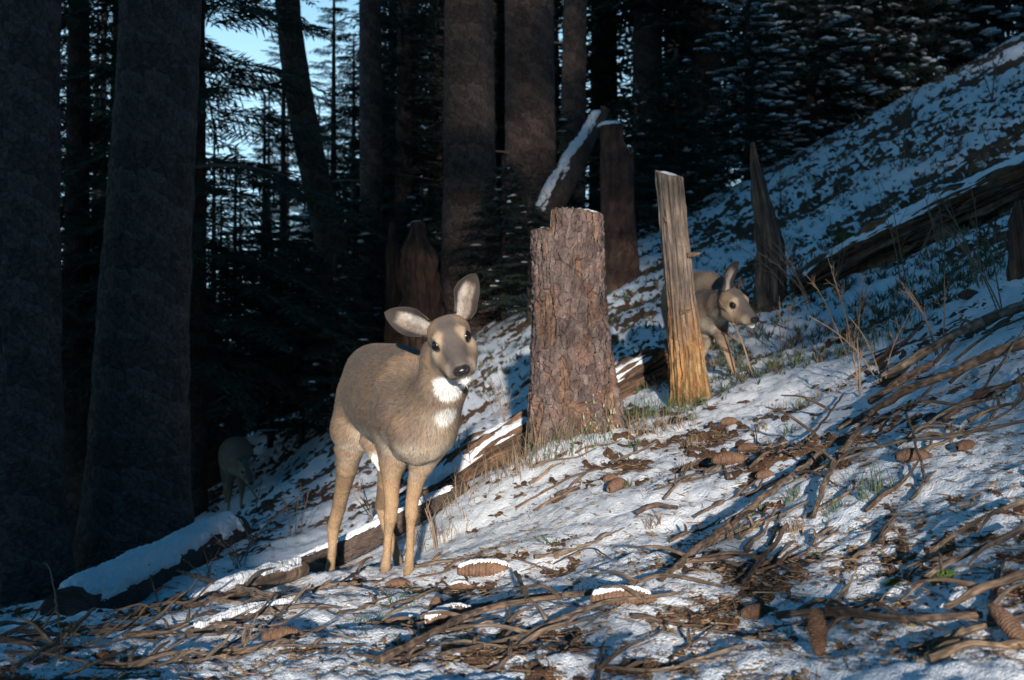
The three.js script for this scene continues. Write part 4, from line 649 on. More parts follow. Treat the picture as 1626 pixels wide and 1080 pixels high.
{ const raise = (p, l) => { p.y = base(p.x, p.z) + l; return p; };
  log('rotten_log', [raise(P(560, 872, 4.55), .02), raise(P(680, 792, 4.75), .06), raise(P(770, 748, 4.95), .08), raise(P(880, 690, 5.25), .07), raise(P(1050, 590, 5.75), .06)], [.045, .07, .085, .085, .08], { label: 'reddish-brown rotten log lying behind the alert deer and the wide stump', seed: 4, mat: M.rotten, color: rottenCol([.54, .30, .17], [.34, .21, .14]), rough: .14, ridge: .07, splinter: .28, rows: 300, seg: 80, snow: [{ depth: .015, spread: 1.0, gaps: 1.05, freq: 6, rows: 240 }] });
  log('rotten_log', [raise(P(1262, 455, 6.28), .02), raise(P(1345, 418, 6.25), .06), raise(P(1430, 372, 6.15), .09), raise(P(1530, 325, 6.1), .10), raise(P(1680, 250, 6.0), .10)], [.05, .085, .10, .10, .095], { label: 'brown rotten log lying up the slope beyond the shrubs', seed: 6, mat: M.rotten, color: rottenCol([.70, .36, .19], [.42, .25, .155]), rough: .16, ridge: .08, splinter: .3, rows: 300, seg: 80, snow: [{ depth: .026, spread: 1.0, gaps: .75, freq: 4, rows: 240 }] });
  log('thin_log', [raise(P(430, 900, 4.3), .03), raise(P(545, 893, 4.15), .05), raise(P(640, 850, 4.2), .06), raise(P(740, 800, 4.35), .03)], [.035, .04, .038, .025], { label: 'thin snow-topped log just behind the hooves of the alert deer', seed: 8, snow: [{ depth: .014, spread: 1.0, gaps: .95, freq: 8 }] });
  log('split_branch', [raise(P(296, 1008, 2.78), .018), raise(P(380, 962, 2.95), .035), raise(P(478, 908, 3.3), .045)], [.018, .023, .024], { label: 'short thick branch with a snow ridge beside the pile of dead twigs', seed: 9, mat: M.sticks[0], snow: [{ depth: .016, spread: 1.1, gaps: .3, freq: 10 }], category: 'branch' });
  log('split_branch', [raise(P(300, 1040, 2.5), .012), raise(P(400, 1000, 2.65), .02), raise(P(480, 968, 2.8), .012)], [.013, .016, .010], { label: 'snow-topped stick lying in front of the short thick branch', seed: 10, mat: M.sticks[4], snow: [{ depth: .012, spread: 1.1, gaps: .35, freq: 12 }], category: 'branch' });
}
log('leaning_log', [P(866, 350, 10.2), P(905, 275, 10.2), P(962, 172, 10.25)], [.10, .085, .04], { label: 'bare log leaning at a slant, its upper side white with snow', seed: 11, snow: [{ depth: .05, spread: 1.35, gaps: .5, freq: 6, rows: 200, seg: 40 }], rough: .08 });

// ---------------------------------------------------------------- sticks, each a thing of its own
const hr = rng(200);
function stick(list, radii, o) {
  const { label, group, mat = M.sticks[Math.floor(hr() * 5)], seed = hr() * 90, side = [] } = o, mid = list[0].clone().lerp(list[list.length - 1], .5), cv = new THREE.CatmullRomCurve3(shift(list, mid), false, 'centripetal'), len = cv.getLength(), n = Math.max(6, Math.round(len / .035)), rr = radiusAlong(list, radii), loc = [], rl = [];
  for (let i = 0; i <= n; i++) { const p = cv.getPointAt(i / n), q = rr(i / n), j = i && i < n ? .22 * q + .0010 : 0; loc.push(p.add(V((hr() - .5) * 2 * j, (hr() - .5) * 1.4 * j, (hr() - .5) * 2 * j))); rl.push(q * (.86 + .24 * hr() + (hr() < .08 ? .3 : 0))); }
  const geos = [tube(loc, rl, 9, n * 4, { rough: .2, freq: 40, seed, s: 3 })];
  for (const s of side) geos.push(tube(shift(s.pts, mid), s.radii, 7, 14, { rough: .14, freq: 30, seed: seed + 2, s: 3 }));
  return solo('fallen_branch', mergeGeometries(geos), mat, mid, label, 'branch', group);
}
const S = (px, py, lift) => { const p = G(px, py); p.y = topAt(p.x, p.z) + lift; return p; };
const forked = (pts, n, len) => { const out = []; for (let i = 0; i < n; i++) { const k = .15 + .75 * (i + hr() * .6) / n, x = k * (pts.length - 1), j = Math.min(pts.length - 2, Math.floor(x)), p = pts[j].clone().lerp(pts[j + 1], x - j), d = pts[j + 1].clone().sub(pts[j]).normalize(), q = d.clone().applyAxisAngle(UP, (hr() < .5 ? -1 : 1) * (.5 + .6 * hr())).add(V(0, .15 + .5 * hr(), 0)).normalize(), L = len * (.5 + .8 * hr()); out.push({ pts: [p, p.clone().addScaledVector(q, L * .5).add(V(0, .03 * L, 0)), p.clone().addScaledVector(q, L).add(V((hr() - .5) * .2 * L, -.1 * L, (hr() - .5) * .2 * L))], radii: [.0045, .0035, .0018] }); } return out; };
// the large branches on the near slope, from the photograph
for (const [list, r, label, mat, side] of [
  [[[1385, 668, .03], [1352, 720, .03], [1318, 780, .025], [1292, 832, .012]], [.017, .015, .014, .010], 'bent brown branch running straight down the slope from the branch heap', 0, 2],
  [[[1640, 505, .05], [1540, 548, .05], [1450, 590, .05], [1400, 612, .035]], [.034, .032, .028, .012], 'thickest pale branch lying across the heap near the shrubs', 1, 2],
  [[[1640, 590, .05], [1540, 618, .05], [1440, 650, .045], [1365, 672, .03], [1330, 690, .02]], [.028, .026, .022, .018, .012], 'long brown branch under the thick pale one', 0, 3],
  [[[1480, 590, .03], [1440, 618, .03], [1382, 655, .03]], [.022, .024, .018], 'short stout broken bough lodged in the branch heap', 2, 0],
  [[[1310, 735, .03], [1240, 792, .03], [1170, 850, .028], [1100, 905, .025], [1050, 945, .012]], [.010, .015, .018, .017, .010], 'long curving branch descending from the slope to the near litter', 0, 3],
  [[[1250, 850, .02], [1210, 900, .02], [1180, 940, .01]], [.010, .012, .008], 'short dark branch ending beside bare soil', 2, 1],
  [[[1150, 950, .015], [1050, 945, .02], [960, 962, .02], [860, 990, .025], [760, 1010, .03], [700, 1040, .03], [600, 1085, .025]], [.006, .009, .010, .011, .013, .014, .014], 'long bowed branch curving across the foreground litter', 0, 3],
  [[[1080, 975, .02], [950, 1000, .025], [840, 1028, .02], [700, 1075, .02]], [.006, .008, .009, .008], 'thin branch lying beside the long bowed branch', 1, 2],
  [[[1235, 1010, .015], [1330, 1018, .022], [1430, 1022, .022], [1560, 1018, .02]], [.012, .016, .015, .010], 'dark stout branch lying level over the foreground snow', 2, 1],
  [[[1390, 1008, .03], [1450, 1025, .03], [1500, 1040, .02]], [.007, .007, .004], 'thin reddish stick crossing the dark stout branch', 3, 0],
  [[[1640, 870, .04], [1570, 905, .03], [1490, 940, .025], [1430, 985, .012]], [.012, .011, .010, .006], 'grey branch slanting down towards the moss cushion', 4, 2],
  [[[1640, 830, .04], [1560, 862, .035], [1480, 905, .03], [1440, 940, .015]], [.009, .008, .007, .004], 'slim grey branch just above the moss cushion', 1, 2],
  [[[1640, 960, .04], [1560, 985, .03], [1500, 1000, .02]], [.014, .014, .010], 'broken branch end jutting over the snow by the upright cone', 0, 1],
  [[[1640, 690, .03], [1520, 720, .03], [1420, 745, .025], [1310, 770, .02], [1250, 782, .01]], [.008, .008, .007, .006, .004], 'thin straight branch crossing the bent brown branch', 4, 3],
  [[[1640, 630, .03], [1560, 655, .03], [1470, 690, .02]], [.012, .011, .008], 'brown branch below the heap at its uphill end', 0, 2],
  [[[1440, 690, .04], [1452, 740, .04], [1470, 790, .02]], [.007, .007, .005], 'crooked stick hanging down from the branch heap', 1, 1],
  [[[820, 906, .012], [860, 908, .012], [888, 912, .010]], [.006, .0055, .005], 'short pale stick beside the snow-backed long cone', 1, 0],
  [[[970, 902, .01], [930, 880, .012], [880, 900, .012]], [.003, .004, .003], 'thin grey twig curving over sunlit snow', 4, 0],
  [[[1340, 648, .02], [1300, 690, .025], [1262, 735, .015]], [.006, .007, .005], 'thin branch below the shrub twigs by the heap', 2, 2],
  [[[1075, 818, .015], [1040, 822, .02], [1010, 832, .012]], [.012, .014, .010], 'stubby decayed branch lying on sunlit snow', 2, 0],
  [[[1190, 760, .015], [1215, 745, .02], [1228, 738, .012]], [.009, .010, .006], 'stubby dark stick beside the long brown cone', 2, 0],
  [[[838, 998, .03], [826, 970, .045], [818, 950, .05]], [.011, .010, .008], 'short upright stub of pale wood in the foreground', 3, 0],
  [[[440, 975, .02], [360, 958, .035], [280, 932, .05]], [.010, .012, .010], 'grey broken branch lying over the heap of dead twigs', 4, 1],
  [[[380, 900, .01], [425, 868, .09], [482, 832, .16]], [.006, .006, .004], 'long knobbly twig slanting up out of the dead twig heap', 4, 4],
  [[[388, 905, .01], [402, 860, .09], [416, 815, .19]], [.005, .004, .003], 'knobbly twig standing upright above the dead twig heap', 4, 3],
  [[[255, 990, .01], [238, 950, .08], [222, 912, .13]], [.005, .005, .003], 'bent twig rising beside the snow-covered log', 3, 2],
  [[[100, 1060, .01], [84, 1010, .09], [66, 955, .17]], [.005, .004, .003], 'lone upright twig before the sawn end of the snow-covered log', 3, 0],
  [[[20, 1085, .02], [90, 1050, .03], [150, 1010, .03]], [.010, .010, .008], 'reddish stick at the near corner of the dead twig heap', 3, 1],
  [[[70, 1085, .01], [140, 1070, .02], [210, 1045, .015]], [.006, .006, .004], 'reddish splinter of wood in front of the dead twig heap', 3, 0],
  [[[600, 905, .012], [570, 925, .015], [535, 950, .015]], [.004, .005, .004], 'thin stick trodden under the alert deer', 2, 1],
]) { const pts = list.map((a) => S(...a)), sd = forked(pts, side, .16); stick(pts, r.map((x) => x * .5), { label, mat: M.sticks[mat], side: sd }); }
// the rest of the fallen twigs: many alike, told apart only by where they lie
function scatterSticks(n, x0, y0, x1, y1, tilt, spread, len, rad0, label, group, seed, up = .012) {
  const r = rng(seed); let made = 0;
  for (let i = 0; i < n; i++) {
    const p = G(lerp(x0, x1, r()), lerp(y0, y1, r())), a = tilt + (r() - .5) * spread, L = len * (.45 + .9 * r()), q = rad0 * (.6 + .9 * r()), bend = (r() - .5) * .16, dir = V(Math.cos(a), 0, -Math.sin(a)), nr = V(dir.z, 0, -dir.x), pts = [];
    for (let k = 0; k <= 3; k++) { const f = k / 3 - .5, v = p.clone().addScaledVector(dir, f * L).addScaledVector(nr, bend * L * (f * f - .1)); v.y = topAt(v.x, v.z) + q * .7 + up * (k === 3 ? 1.6 * r() : .6 * r()); pts.push(v); }
    stick(pts, [q, q * .95, q * .8, q * .4], { label, group, side: r() < .5 ? forked(pts, 1 + Math.floor(2 * r()), L * .3) : [] });
  }
}
scatterSticks(20, 560, 1000, 1160, 1075, .35, 2.4, .2, .0034, 'thin brown twig among the tangled foreground litter', 'twigs of the foreground litter', 301);
scatterSticks(13, 1380, 490, 1630, 690, .5, .9, .32, .0048, 'brown branch in the heap on the near slope', 'branches of the heap', 302, .05);
scatterSticks(44, 30, 960, 470, 1060, .55, 1.7, .2, .003, 'dry twig in the heap of dead twigs by the snow-covered log', 'twigs of the dead twig heap', 303, .04);
scatterSticks(8, 1170, 960, 1620, 1075, .3, 1.6, .18, .0045, 'brown stick lying on snow near the upright cone and the dark branch', 'sticks on the near snow', 304);
scatterSticks(30, 860, 700, 1330, 900, .6, 1.8, .20, .004, 'small twig lying on the snow below the stumps', 'twigs on the open snow', 305);
scatterSticks(7, 1300, 690, 1620, 960, .6, 1.2, .22, .004, 'thin branch on the snow below the branch heap', 'branches below the heap', 306, .02);
scatterSticks(18, 480, 880, 800, 1000, .4, 1.6, .18, .004, 'small twig lying round the hooves of the alert deer', 'twigs by the hooves', 307);
// ---------------------------------------------------------------- spruce cones
function coneGeo(L, R, open, seed) {
  const nu = 110, nv = 72, pos = [], col = [], idx = [], r = rng(seed), rows = 17, around = 7;
  for (let i = 0; i <= nu; i++) for (let j = 0; j <= nv; j++) {
    const u = i / nu, a = j / nv * 2 * Math.PI, prof = Math.pow(Math.sin(Math.PI * clamp(.06 + .9 * u, 0, 1)), .62) * (1 - .12 * u);
    const row = u * rows, rI = Math.floor(row), fy = row - rI, s = a / (2 * Math.PI) * around + (rI % 2) * .5 + rI * .13, fx = s - Math.floor(s) - .5, tipd = fy - 1.5 * fx * fx, lip = 1 - sstep(.40, .5, Math.abs(fx)), k = open * (sstep(.05, .72, tipd) * (1 - sstep(.72, .8, tipd)) * 1.3) * (.4 + .6 * lip);
    const bend = .05 * L * Math.sin(Math.PI * u), rr = R * prof * (1 - .13 * open * 4) + R * k * Math.min(1, prof * 1.4) + .0004 * n3(u * 60, Math.cos(a) * 9, Math.sin(a) * 9);
    pos.push((u - .5) * L + k * .3 * R, Math.cos(a) * rr + bend, Math.sin(a) * rr);
    const id = Math.sin(rI * 12.9 + Math.floor(s) * 78.2) * 43758.5, t = id - Math.floor(id), c = mixc(mixc([.11, .058, .036], [.22, .12, .070], t), [.32, .19, .115], sstep(.5, .72, tipd) * .7); col.push(...c.map((x) => x * (.85 + .25 * n3(u * 40, a * 4, seed))));
  }
  const w = nv + 1; for (let i = 0; i < nu; i++) for (let j = 0; j < nv; j++) { const a = i * w + j; idx.push(a, a + 1, a + w, a + 1, a + w + 1, a + w); }
  return geoFrom(pos, null, col, idx);
}
const cones = [coneGeo(.135, .021, .10, 1), coneGeo(.115, .022, .12, 2), coneGeo(.095, .019, .22, 3)];
for (const [px, py, kind, ang, scale, snow, pitch, label] of [
  [772, 915, 0, .05, 1.22, 1, 0, 'long spruce cone with a ridge of snow along its back, near the hooves'],
  [980, 790, 1, .95, .95, 0, .15, 'light brown spruce cone tilted on sunlit snow below the wide stump'],
  [1160, 744, 1, .12, 1.05, 0, 0, 'brown spruce cone lying level on snow below the bare trunk stump'],
  [715, 1000, 0, .62, 1.0, 1, .1, 'large tilted spruce cone dusted with snow in the foreground litter'],
  [990, 984, 0, -.02, 1.05, 1, 0, 'spruce cone roofed with snow beside the long bowed branch'],
  [1600, 1042, 0, 1.9, .72, 0, .55, 'big spruce cone standing on end beside the jutting branch'],
  [1298, 1060, 2, 1.6, .85, 0, 1.2, 'dark spruce cone seen end-on in the near snow'],
  [1202, 985, 2, .3, .8, 0, 0, 'dark open spruce cone sunk in snow above the near end-on cone'],
  [732, 930, 2, 0, .66, .6, 0, 'stubby half-buried spruce cone in front of the long snow-ridged one'],
  [632, 930, 1, .1, .62, 0, 0, 'reddish spruce cone trodden beside the front hooves'],
  [496, 918, 0, .15, .9, 0, .05, 'dark spruce cone lying behind the hind hoof'],
  [690, 985, 2, 1.2, .6, 0, .8, 'small open spruce cone behind the large tilted one'],
  [1452, 750, 1, .1, .85, 0, 0, 'flattened pale brown spruce cone on snow below the branch heap'],
  [1535, 722, 2, .6, .8, 0, 0, 'opened spruce cone beside the slope of smooth snow'],
  [1540, 478, 1, .4, 1.0, 0, 0, 'reddish spruce cone among the shrubs above the branch heap'],
  [1158, 682, 2, .4, .8, 0, 0, 'brown spruce cone near the foot of the bare trunk stump'],
  [1188, 712, 2, .2, .8, 0, 0, 'dark spruce cone between the bare trunk stump and the branches'],
  [450, 1030, 1, .2, .8, 0, 0, 'spruce cone lying beside the snow-topped stick'],
  [1215, 765, 2, .5, .7, 0, 0, 'small dark spruce cone by the stubby dark stick'],
  [970, 770, 2, .7, .7, 0, 0, 'half-buried dark spruce cone behind the tilted light one'],
  [1565, 640, 1, .5, .8, 0, 0, 'spruce cone under the uphill end of the branch heap'],
]) {
  const p = G(px, py), g = cones[kind], t = thing('spruce_cone', V(p.x, topAt(p.x, p.z) + .008 * scale + Math.abs(Math.sin(pitch)) * .035, p.z), label, 'cone', 'spruce cones');
  const m = part(t, 'scales', g, M.cone); t.rotation.set(0, ang, pitch, 'YXZ'); t.scale.setScalar(scale * .88);
  if (snow) { const L = [.135, .115, .095][kind], R = [.021, .022, .019][kind]; part(t, 'snow_cap', snowAlong([V(-L * .48, -.002, 0), V(-L * .2, .004, 0), V(L * .15, .004, 0), V(L * .42, -.002, 0)], [R * .5, R * .92, R * .9, R * .45], { depth: .008 * snow, spread: .95, gaps: .5, t0: 0, t1: 1, rows: 40, seg: 18, seed: px, freq: 25 }), M.snow); }
}
// ---------------------------------------------------------------- bare shrubs, grass, sprigs
function shrub(foot, o) {
  const { n, h, lean = 0, spread = .5, r0 = .003, seed, label, group, mat = M.twig, fork = 3, name = 'bare_shrub' } = o, r = rng(seed), t = thing(name, foot, label, 'shrub', group);
  for (let i = 0; i < n; i++) {
    const a = r() * 6.28, H = h * (.6 + .5 * r()), dx = lean * H + Math.cos(a) * spread * H * r(), dz = Math.sin(a) * spread * H * r() * .6, b = V((r() - .5) * .04, -.03, (r() - .5) * .04), pts = [b, V(b.x + dx * .35 + .05 * H * (r() - .5), H * .4, b.z + dz * .4), V(b.x + dx * .75 + .05 * H * (r() - .5), H * .75, b.z + dz * .75), V(b.x + dx * 1.15, H, b.z + dz)], gs = [tube(pts, [r0, r0 * .8, r0 * .6, r0 * .3], 5, 18, { rough: .15, freq: 40, seed: i })], cv = new THREE.CatmullRomCurve3(pts);
    for (let k = 0; k < fork; k++) { const f = .3 + .6 * r(), p = cv.getPoint(f), d = cv.getTangent(f).applyAxisAngle(V(r() - .5, r() - .5, r() - .5).normalize(), .9 * (r() < .5 ? -1 : 1)), L = H * .35 * (.4 + r()) * (1.1 - f), e = p.clone().addScaledVector(d, L); e.y += .1 * L; gs.push(tube([p, p.clone().lerp(e, .5).add(V(0, -.04 * L, 0)), e], [r0 * .55, r0 * .4, r0 * .22], 4, 8, { seed: k })); if (r() < .7) { const q = p.clone().lerp(e, .55), d2 = d.clone().applyAxisAngle(V(0, 0, 1), r() < .5 ? .8 : -.8); gs.push(tube([q, q.clone().addScaledVector(d2, L * .5)], [r0 * .35, r0 * .18], 4, 4, {})); } }
    part(t, 'stem', mergeGeometries(gs), mat);
  }
  return t;
}
const foot = (px, py) => onGround(G(px, py), -.01);
const bare = (px, py, o) => shrub(foot(px, py), o);
bare(1192, 612, { n: 1, h: .52, lean: -.36, spread: .04, r0: .0045, seed: 1, fork: 5, label: 'single forked sapling stem crossing in front of the half-hidden deer' });
bare(1352, 568, { n: 5, h: .34, lean: -.15, spread: .9, seed: 2, fork: 6, label: 'spreading bare shrub with yellowish twigs beside the half-hidden deer' });
bare(1362, 640, { n: 2, h: .24, lean: -.1, spread: .4, r0: .004, seed: 3, fork: 5, label: 'upright bare shrub in front of the spreading yellowish one' });
bare(1290, 500, { n: 4, h: .42, lean: -.5, spread: .6, seed: 4, fork: 5, label: 'arching dry shrub at the foot of the twisted snag' });
bare(1440, 470, { n: 3, h: .5, lean: -.1, spread: .5, seed: 5, fork: 5, label: 'thin bare shrub standing before the uphill log' });
bare(1560, 460, { n: 3, h: .4, lean: -.05, spread: .5, seed: 6, fork: 4, label: 'wispy bare shrub above the thick pale branch' });
bare(1435, 272, { n: 4, h: .62, lean: -.05, spread: .5, seed: 7, fork: 6, mat: M.twigDark, r0: .004, label: 'dark many-twigged shrub alone on the upper slope' });
bare(1575, 160, { n: 3, h: .6, lean: -.1, spread: .4, seed: 8, fork: 5, mat: M.twigDark, r0: .005, label: 'dark shrub near the top edge of the slope' });
bare(806, 728, { n: 3, h: .34, lean: -.15, spread: .5, seed: 9, fork: 4, label: 'dry stems rising between the alert deer and the wide stump' });
bare(745, 775, { n: 4, h: .3, lean: -.25, spread: .8, seed: 10, fork: 4, label: 'arching dry stems growing in front of the reddish rotten log' });
bare(606, 858, { n: 4, h: .27, lean: -.15, spread: .7, seed: 11, fork: 4, label: 'dry stems seen between the legs of the alert deer' });
bare(700, 880, { n: 2, h: .26, lean: -.2, spread: .4, seed: 12, fork: 2, label: 'thin brown stem at the right of the front hooves' });
bare(1250, 560, { n: 2, h: .3, lean: 0, spread: .5, seed: 13, fork: 4, label: 'small bare shrub next to the sapling stem' });
bare(1500, 560, { n: 3, h: .3, lean: -.2, spread: .6, seed: 14, fork: 4, label: 'bare twigs standing behind the branch heap' });
bare(1240, 330, { n: 2, h: .4, lean: 0, spread: .5, seed: 15, fork: 5, mat: M.twigDark, label: 'dark shrub on the slope just above the twisted snag' });
bare(380, 905, { n: 4, h: .16, lean: -.1, spread: .9, r0: .003, seed: 16, fork: 4, label: 'tangled dry stems in the middle of the dead twig heap' });
bare(470, 850, { n: 3, h: .28, lean: 0, spread: .8, seed: 17, fork: 4, mat: M.twigDark, label: 'dark stems beyond the dead twig heap in the gully' });
bare(1262, 470, { n: 4, h: .34, lean: -.35, spread: .8, seed: 21, fork: 6, label: 'yellowish arching twigs right beside the twisted snag' });
bare(1405, 600, { n: 3, h: .3, lean: -.3, spread: .8, seed: 22, fork: 5, label: 'low forked shrub at the near edge of the branch heap' });
bare(1330, 470, { n: 3, h: .36, lean: -.2, spread: .7, seed: 23, fork: 6, label: 'fine-twigged shrub below the lower end of the uphill log' });
bare(1500, 430, { n: 3, h: .36, lean: -.15, spread: .6, seed: 24, fork: 5, label: 'dry shrub close against the middle of the uphill log' });
bare(1600, 500, { n: 3, h: .3, lean: -.2, spread: .6, seed: 25, fork: 5, label: 'dry stems rising from the uphill end of the branch heap' });
bare(1340, 300, { n: 3, h: .4, lean: 0, spread: .6, seed: 26, fork: 6, mat: M.twigDark, label: 'dark shrub half way up the upper slope' });
bare(1520, 240, { n: 3, h: .4, lean: 0, spread: .6, seed: 27, fork: 6, mat: M.twigDark, label: 'dark shrub between the upper slope shrubs and the uphill log' });
bare(1110, 430, { n: 2, h: .3, lean: 0, spread: .6, seed: 28, fork: 5, mat: M.twigDark, label: 'dark twigs on the slope behind the bare trunk stump' });
bare(330, 930, { n: 5, h: .14, lean: -.1, spread: 1.1, r0: .0025, seed: 29, fork: 4, label: 'wiry dead stems at the uphill edge of the dead twig heap' });
function tuft(px, py, n, h, spread, mat, seed, label, group, flop = .6) {
  const r = rng(seed), out = [], p = foot(px, py);
  for (let i = 0; i < n; i++) { const a = r() * 6.28, d = V(Math.cos(a), 0, Math.sin(a)), H = h * (.5 + .7 * r()), b = V((r() - .5) * spread, 0, (r() - .5) * spread * .7), s = V(-d.z, 0, d.x).multiplyScalar(.0012 + .0008 * r()), f = flop * (.4 + r()); let q = b.clone(), prev = null; b.y = topAt(p.x + b.x, p.z + b.z) - p.y - .005;
    for (let k = 0; k <= 5; k++) { const t = k / 5, c = b.clone().addScaledVector(d, H * f * t * t).add(V(0, H * (t - .45 * f * t * t), 0)), w = 1 - t * .9, A = c.clone().addScaledVector(s, w), B = c.clone().addScaledVector(s, -w); if (prev) out.push(prev[0].x, prev[0].y, prev[0].z, A.x, A.y, A.z, prev[1].x, prev[1].y, prev[1].z, prev[1].x, prev[1].y, prev[1].z, A.x, A.y, A.z, B.x, B.y, B.z); prev = [A, B]; } }
  return solo('grass_tuft', flatGeo(out), mat, p, label, 'grass', group);
}
tuft(1060, 655, 160, .12, .3, M.grass, 1, 'green grass tuft at the foot of the bare trunk stump', null);
tuft(1048, 682, 110, .14, .25, M.hay, 2, 'dry flattened grass below the bare trunk stump', null, 1.1);
tuft(850, 740, 110, .2, .34, M.hay, 3, 'tuft of dry straw at the near foot of the wide stump', null, 1.1);
tuft(905, 722, 80, .12, .3, M.grass, 4, 'green blades growing before the wide stump', null);
tuft(760, 790, 110, .16, .34, M.hay, 5, 'dry straw hanging over the reddish rotten log', null, 1.1);
tuft(1400, 545, 90, .12, .35, M.grass, 6, 'green blades among the twigs of the spreading shrub', null);
tuft(1250, 590, 60, .09, .22, M.grass, 7, 'low green blades behind the sapling stem', null);
tuft(1480, 470, 120, .13, .4, M.grass, 8, 'long green grass below the uphill log', null);
tuft(1590, 430, 100, .13, .3, M.grass, 9, 'green grass round the low brown stump', null);
tuft(1180, 560, 70, .1, .3, M.grass, 10, 'mossy grass behind the half-hidden deer', null);
tuft(1395, 800, 40, .09, .08, M.grass, 11, 'thin green grass standing in the snow below the branch heap', null, .4);
tuft(700, 860, 60, .1, .2, M.hay, 12, 'dry grass beside the front hooves', null);
tuft(1290, 640, 60, .07, .3, M.hay, 13, 'dry blades on the snow by the upright shrub', null);
{ const r = rng(55); for (let i = 0; i < 34; i++) tuft(lerp(960, 1610, r()), lerp(230, 420, r()), 40, .09, .1, r() < .6 ? M.grass : M.hay, 400 + i, 'small dark tuft poking through snow on the upper slope', 'tufts on the upper slope'); 
  for (let i = 0; i < 18; i++) tuft(lerp(980, 1330, r()), lerp(660, 870, r()), 22, .05, .04, r() < .5 ? M.grass : M.hay, 500 + i, 'few short blades standing in the sunlit snow', 'blades in the open snow'); }
// fallen spruce sprigs and moss
for (const [px, py, a, L, label] of [[622, 968, 1.2, .1, 'fresh green spruce sprig lying in front of the hooves'], [560, 992, .2, .15, 'blue-green spruce sprig half under snow in the foreground'], [880, 880, 2, .07, 'tiny green sprig on sunlit snow'], [1410, 545, .6, .14, 'green sprig caught in the shrub twigs'], [905, 962, .3, .09, 'pale green sprig on the bluish snow'], [668, 815, .6, .07, 'green sprig beyond the front hooves'], [1165, 798, .3, .09, 'bright green sprig on snow beside the curving branch']]) {
  const out = [], r = rng(px), p = foot(px, py); for (let i = 0; i < 3; i++) { const an = a + (i - 1) * .6, d = V(Math.cos(an), .25, -Math.sin(an)).normalize(); for (let s = 0; s < L * (i === 1 ? 1 : .7); s += .0022) { const q = V(0, .008, 0).addScaledVector(d, s), e = V(r() - .5, r() - .35, r() - .5).addScaledVector(d, .5).normalize(); blade(out, q, e, e.clone().cross(UP).normalize(), .013 + .006 * r(), .0009); } }
  solo('spruce_sprig', flatGeo(out), M.fresh, p, label, 'sprig', 'fallen sprigs');
}
for (const [px, py, s, label] of [[1502, 930, .034, 'vivid green moss cushion on the near snow'], [1420, 930, .02, 'little dull moss cushion beside the slim grey branch'], [1300, 875, .018, 'tiny moss cushion at the edge of bare soil'], [1345, 385, .09, 'mossy mound beside the uphill log']]) {
  const r = rng(px), out = [], p = foot(px, py); for (let i = 0; i < 420; i++) { const a = r() * 6.28, q = Math.sqrt(r()), d = V(Math.cos(a) * q, .6 * Math.sqrt(1 - q * q * .9), Math.sin(a) * q * .8), e = d.clone().add(V(r() - .5, r(), r() - .5)).normalize(); blade(out, d.clone().multiplyScalar(s * .75), e, V(-e.z, 0, e.x).normalize(), s * .4, s * .06); }
  lump(out, V(0, 0, 0), V(1, 0, 0), s * .85, s * .55, s * .75, r); solo('moss_cushion', flatGeo(out), M.moss, p, label, 'moss', 'moss cushions');
}
// ---------------------------------------------------------------- litter nobody could count
function strew(name, geo, mat, n, place, seed, tint) {
  const m = new THREE.InstancedMesh(geo, mat, n), r = rng(seed), o = new THREE.Object3D(), c = new THREE.Color(); m.name = name; tag(m, null, null, null, 'stuff');
  for (let i = 0; i < n; i++) { place(o, r, i); o.updateMatrix(); m.setMatrixAt(i, o.matrix); tint(c, r); m.setColorAt(i, c); }
  scene.add(m); return m;
}
const fan = (r, x0, x1, y0, y1) => G(lerp(x0, x1, r()), lerp(y0, y1, r()));
const brown = (c, r) => { const k = .5 + .9 * r(); c.setRGB(.24 * k, .155 * k * (.9 + .25 * r()), .095 * k); };
const litterSpot = (r) => { for (let i = 0; i < 6; i++) { const q = r(), p = q < .75 ? fan(r, -40, 1660, 690, 1085) : fan(r, 620, 1660, 420, 720), d = soilAt(p.x, p.z) - snowAt(p.x, p.z); if (d > -.006 || r() < .22) return p; } return fan(r, 0, 1626, 900, 1080); };
const twigGeo = tube([V(-.5, 0, 0), V(-.1, .03, .04), V(.5, .01, -.03)], [.5, .45, .25], 4, 4, {}).scale(1, .05, .05);
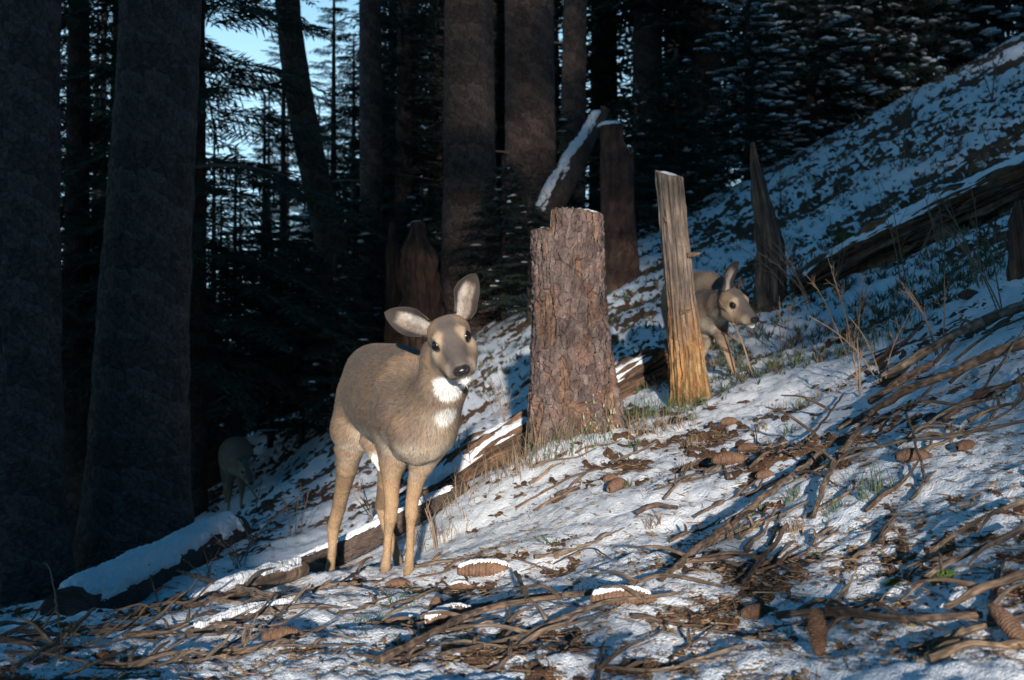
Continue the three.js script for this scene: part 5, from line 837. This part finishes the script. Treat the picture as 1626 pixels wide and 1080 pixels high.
{ const g = twigGeo, p = g.attributes.position; for (let i = 0; i < p.count; i++) p.setXYZ(i, p.getX(i), p.getY(i), p.getZ(i)); }
strew('twig_litter', twigGeo, M.flake, 9000, (o, r) => { const p = litterSpot(r), L = .012 + .055 * r() * r(); p.y = topAt(p.x, p.z) + .002; o.position.copy(p); o.rotation.set(0, r() * 6.28, (r() - .5) * .5); o.scale.set(L, .028 + .035 * r(), .028 + .035 * r()); }, 61, brown);
const chip = new THREE.IcosahedronGeometry(1, 0).scale(1, .28, .7);
strew('bark_chips', chip, M.flake, 5000, (o, r) => { const p = litterSpot(r), s = .003 + .008 * r() * r(); p.y = topAt(p.x, p.z) + s * .2; o.position.copy(p); o.rotation.set((r() - .5), r() * 6.28, (r() - .5)); o.scale.set(s, s, s); }, 62, brown);
const needle = geoFrom([-.5, 0, 0, .5, 0, .035, .5, 0, -.035], null, null, null);
strew('needle_litter', needle, M.flake, 30000, (o, r) => { const p = litterSpot(r), L = .012 + .012 * r(); p.y = topAt(p.x, p.z) + .0015; o.position.copy(p); o.rotation.set((r() - .5) * .6, r() * 6.28, (r() - .5) * .6); o.scale.set(L, L, L * 1.6); }, 63, brown);

{ // low stems and blades all over the upper slope
  const out = [], r = rng(71); for (let i = 0; i < 9; i++) { const a = r() * 6.28, e = V(Math.cos(a) * .7, .5 + .7 * r(), Math.sin(a) * .7).normalize(); blade(out, V((r() - .5) * .3, 0, (r() - .5) * .3), e, V(-e.z, 0, e.x).normalize(), .6 + .6 * r(), .045); }
  strew('slope_undergrowth', flatGeo(out), M.flake, 2600, (o, r) => { let p; do { p = fan(r, 640, 1640, 120, 640); } while (p.z > -4.6 || p.z < -13); p.y = topAt(p.x, p.z) - .005; o.position.copy(p); o.rotation.set(0, r() * 6.28, 0); o.scale.setScalar(.035 + .06 * r() * r()); }, 64, (c, r) => { const k = .5 + r(); r() < .55 ? c.setRGB(.055 * k, .075 * k, .03 * k) : c.setRGB(.17 * k, .115 * k, .065 * k); });
}
scene.traverse((o) => { if (o.isMesh) { o.castShadow = true; o.receiveShadow = true; } });
renderer.render(scene, camera);
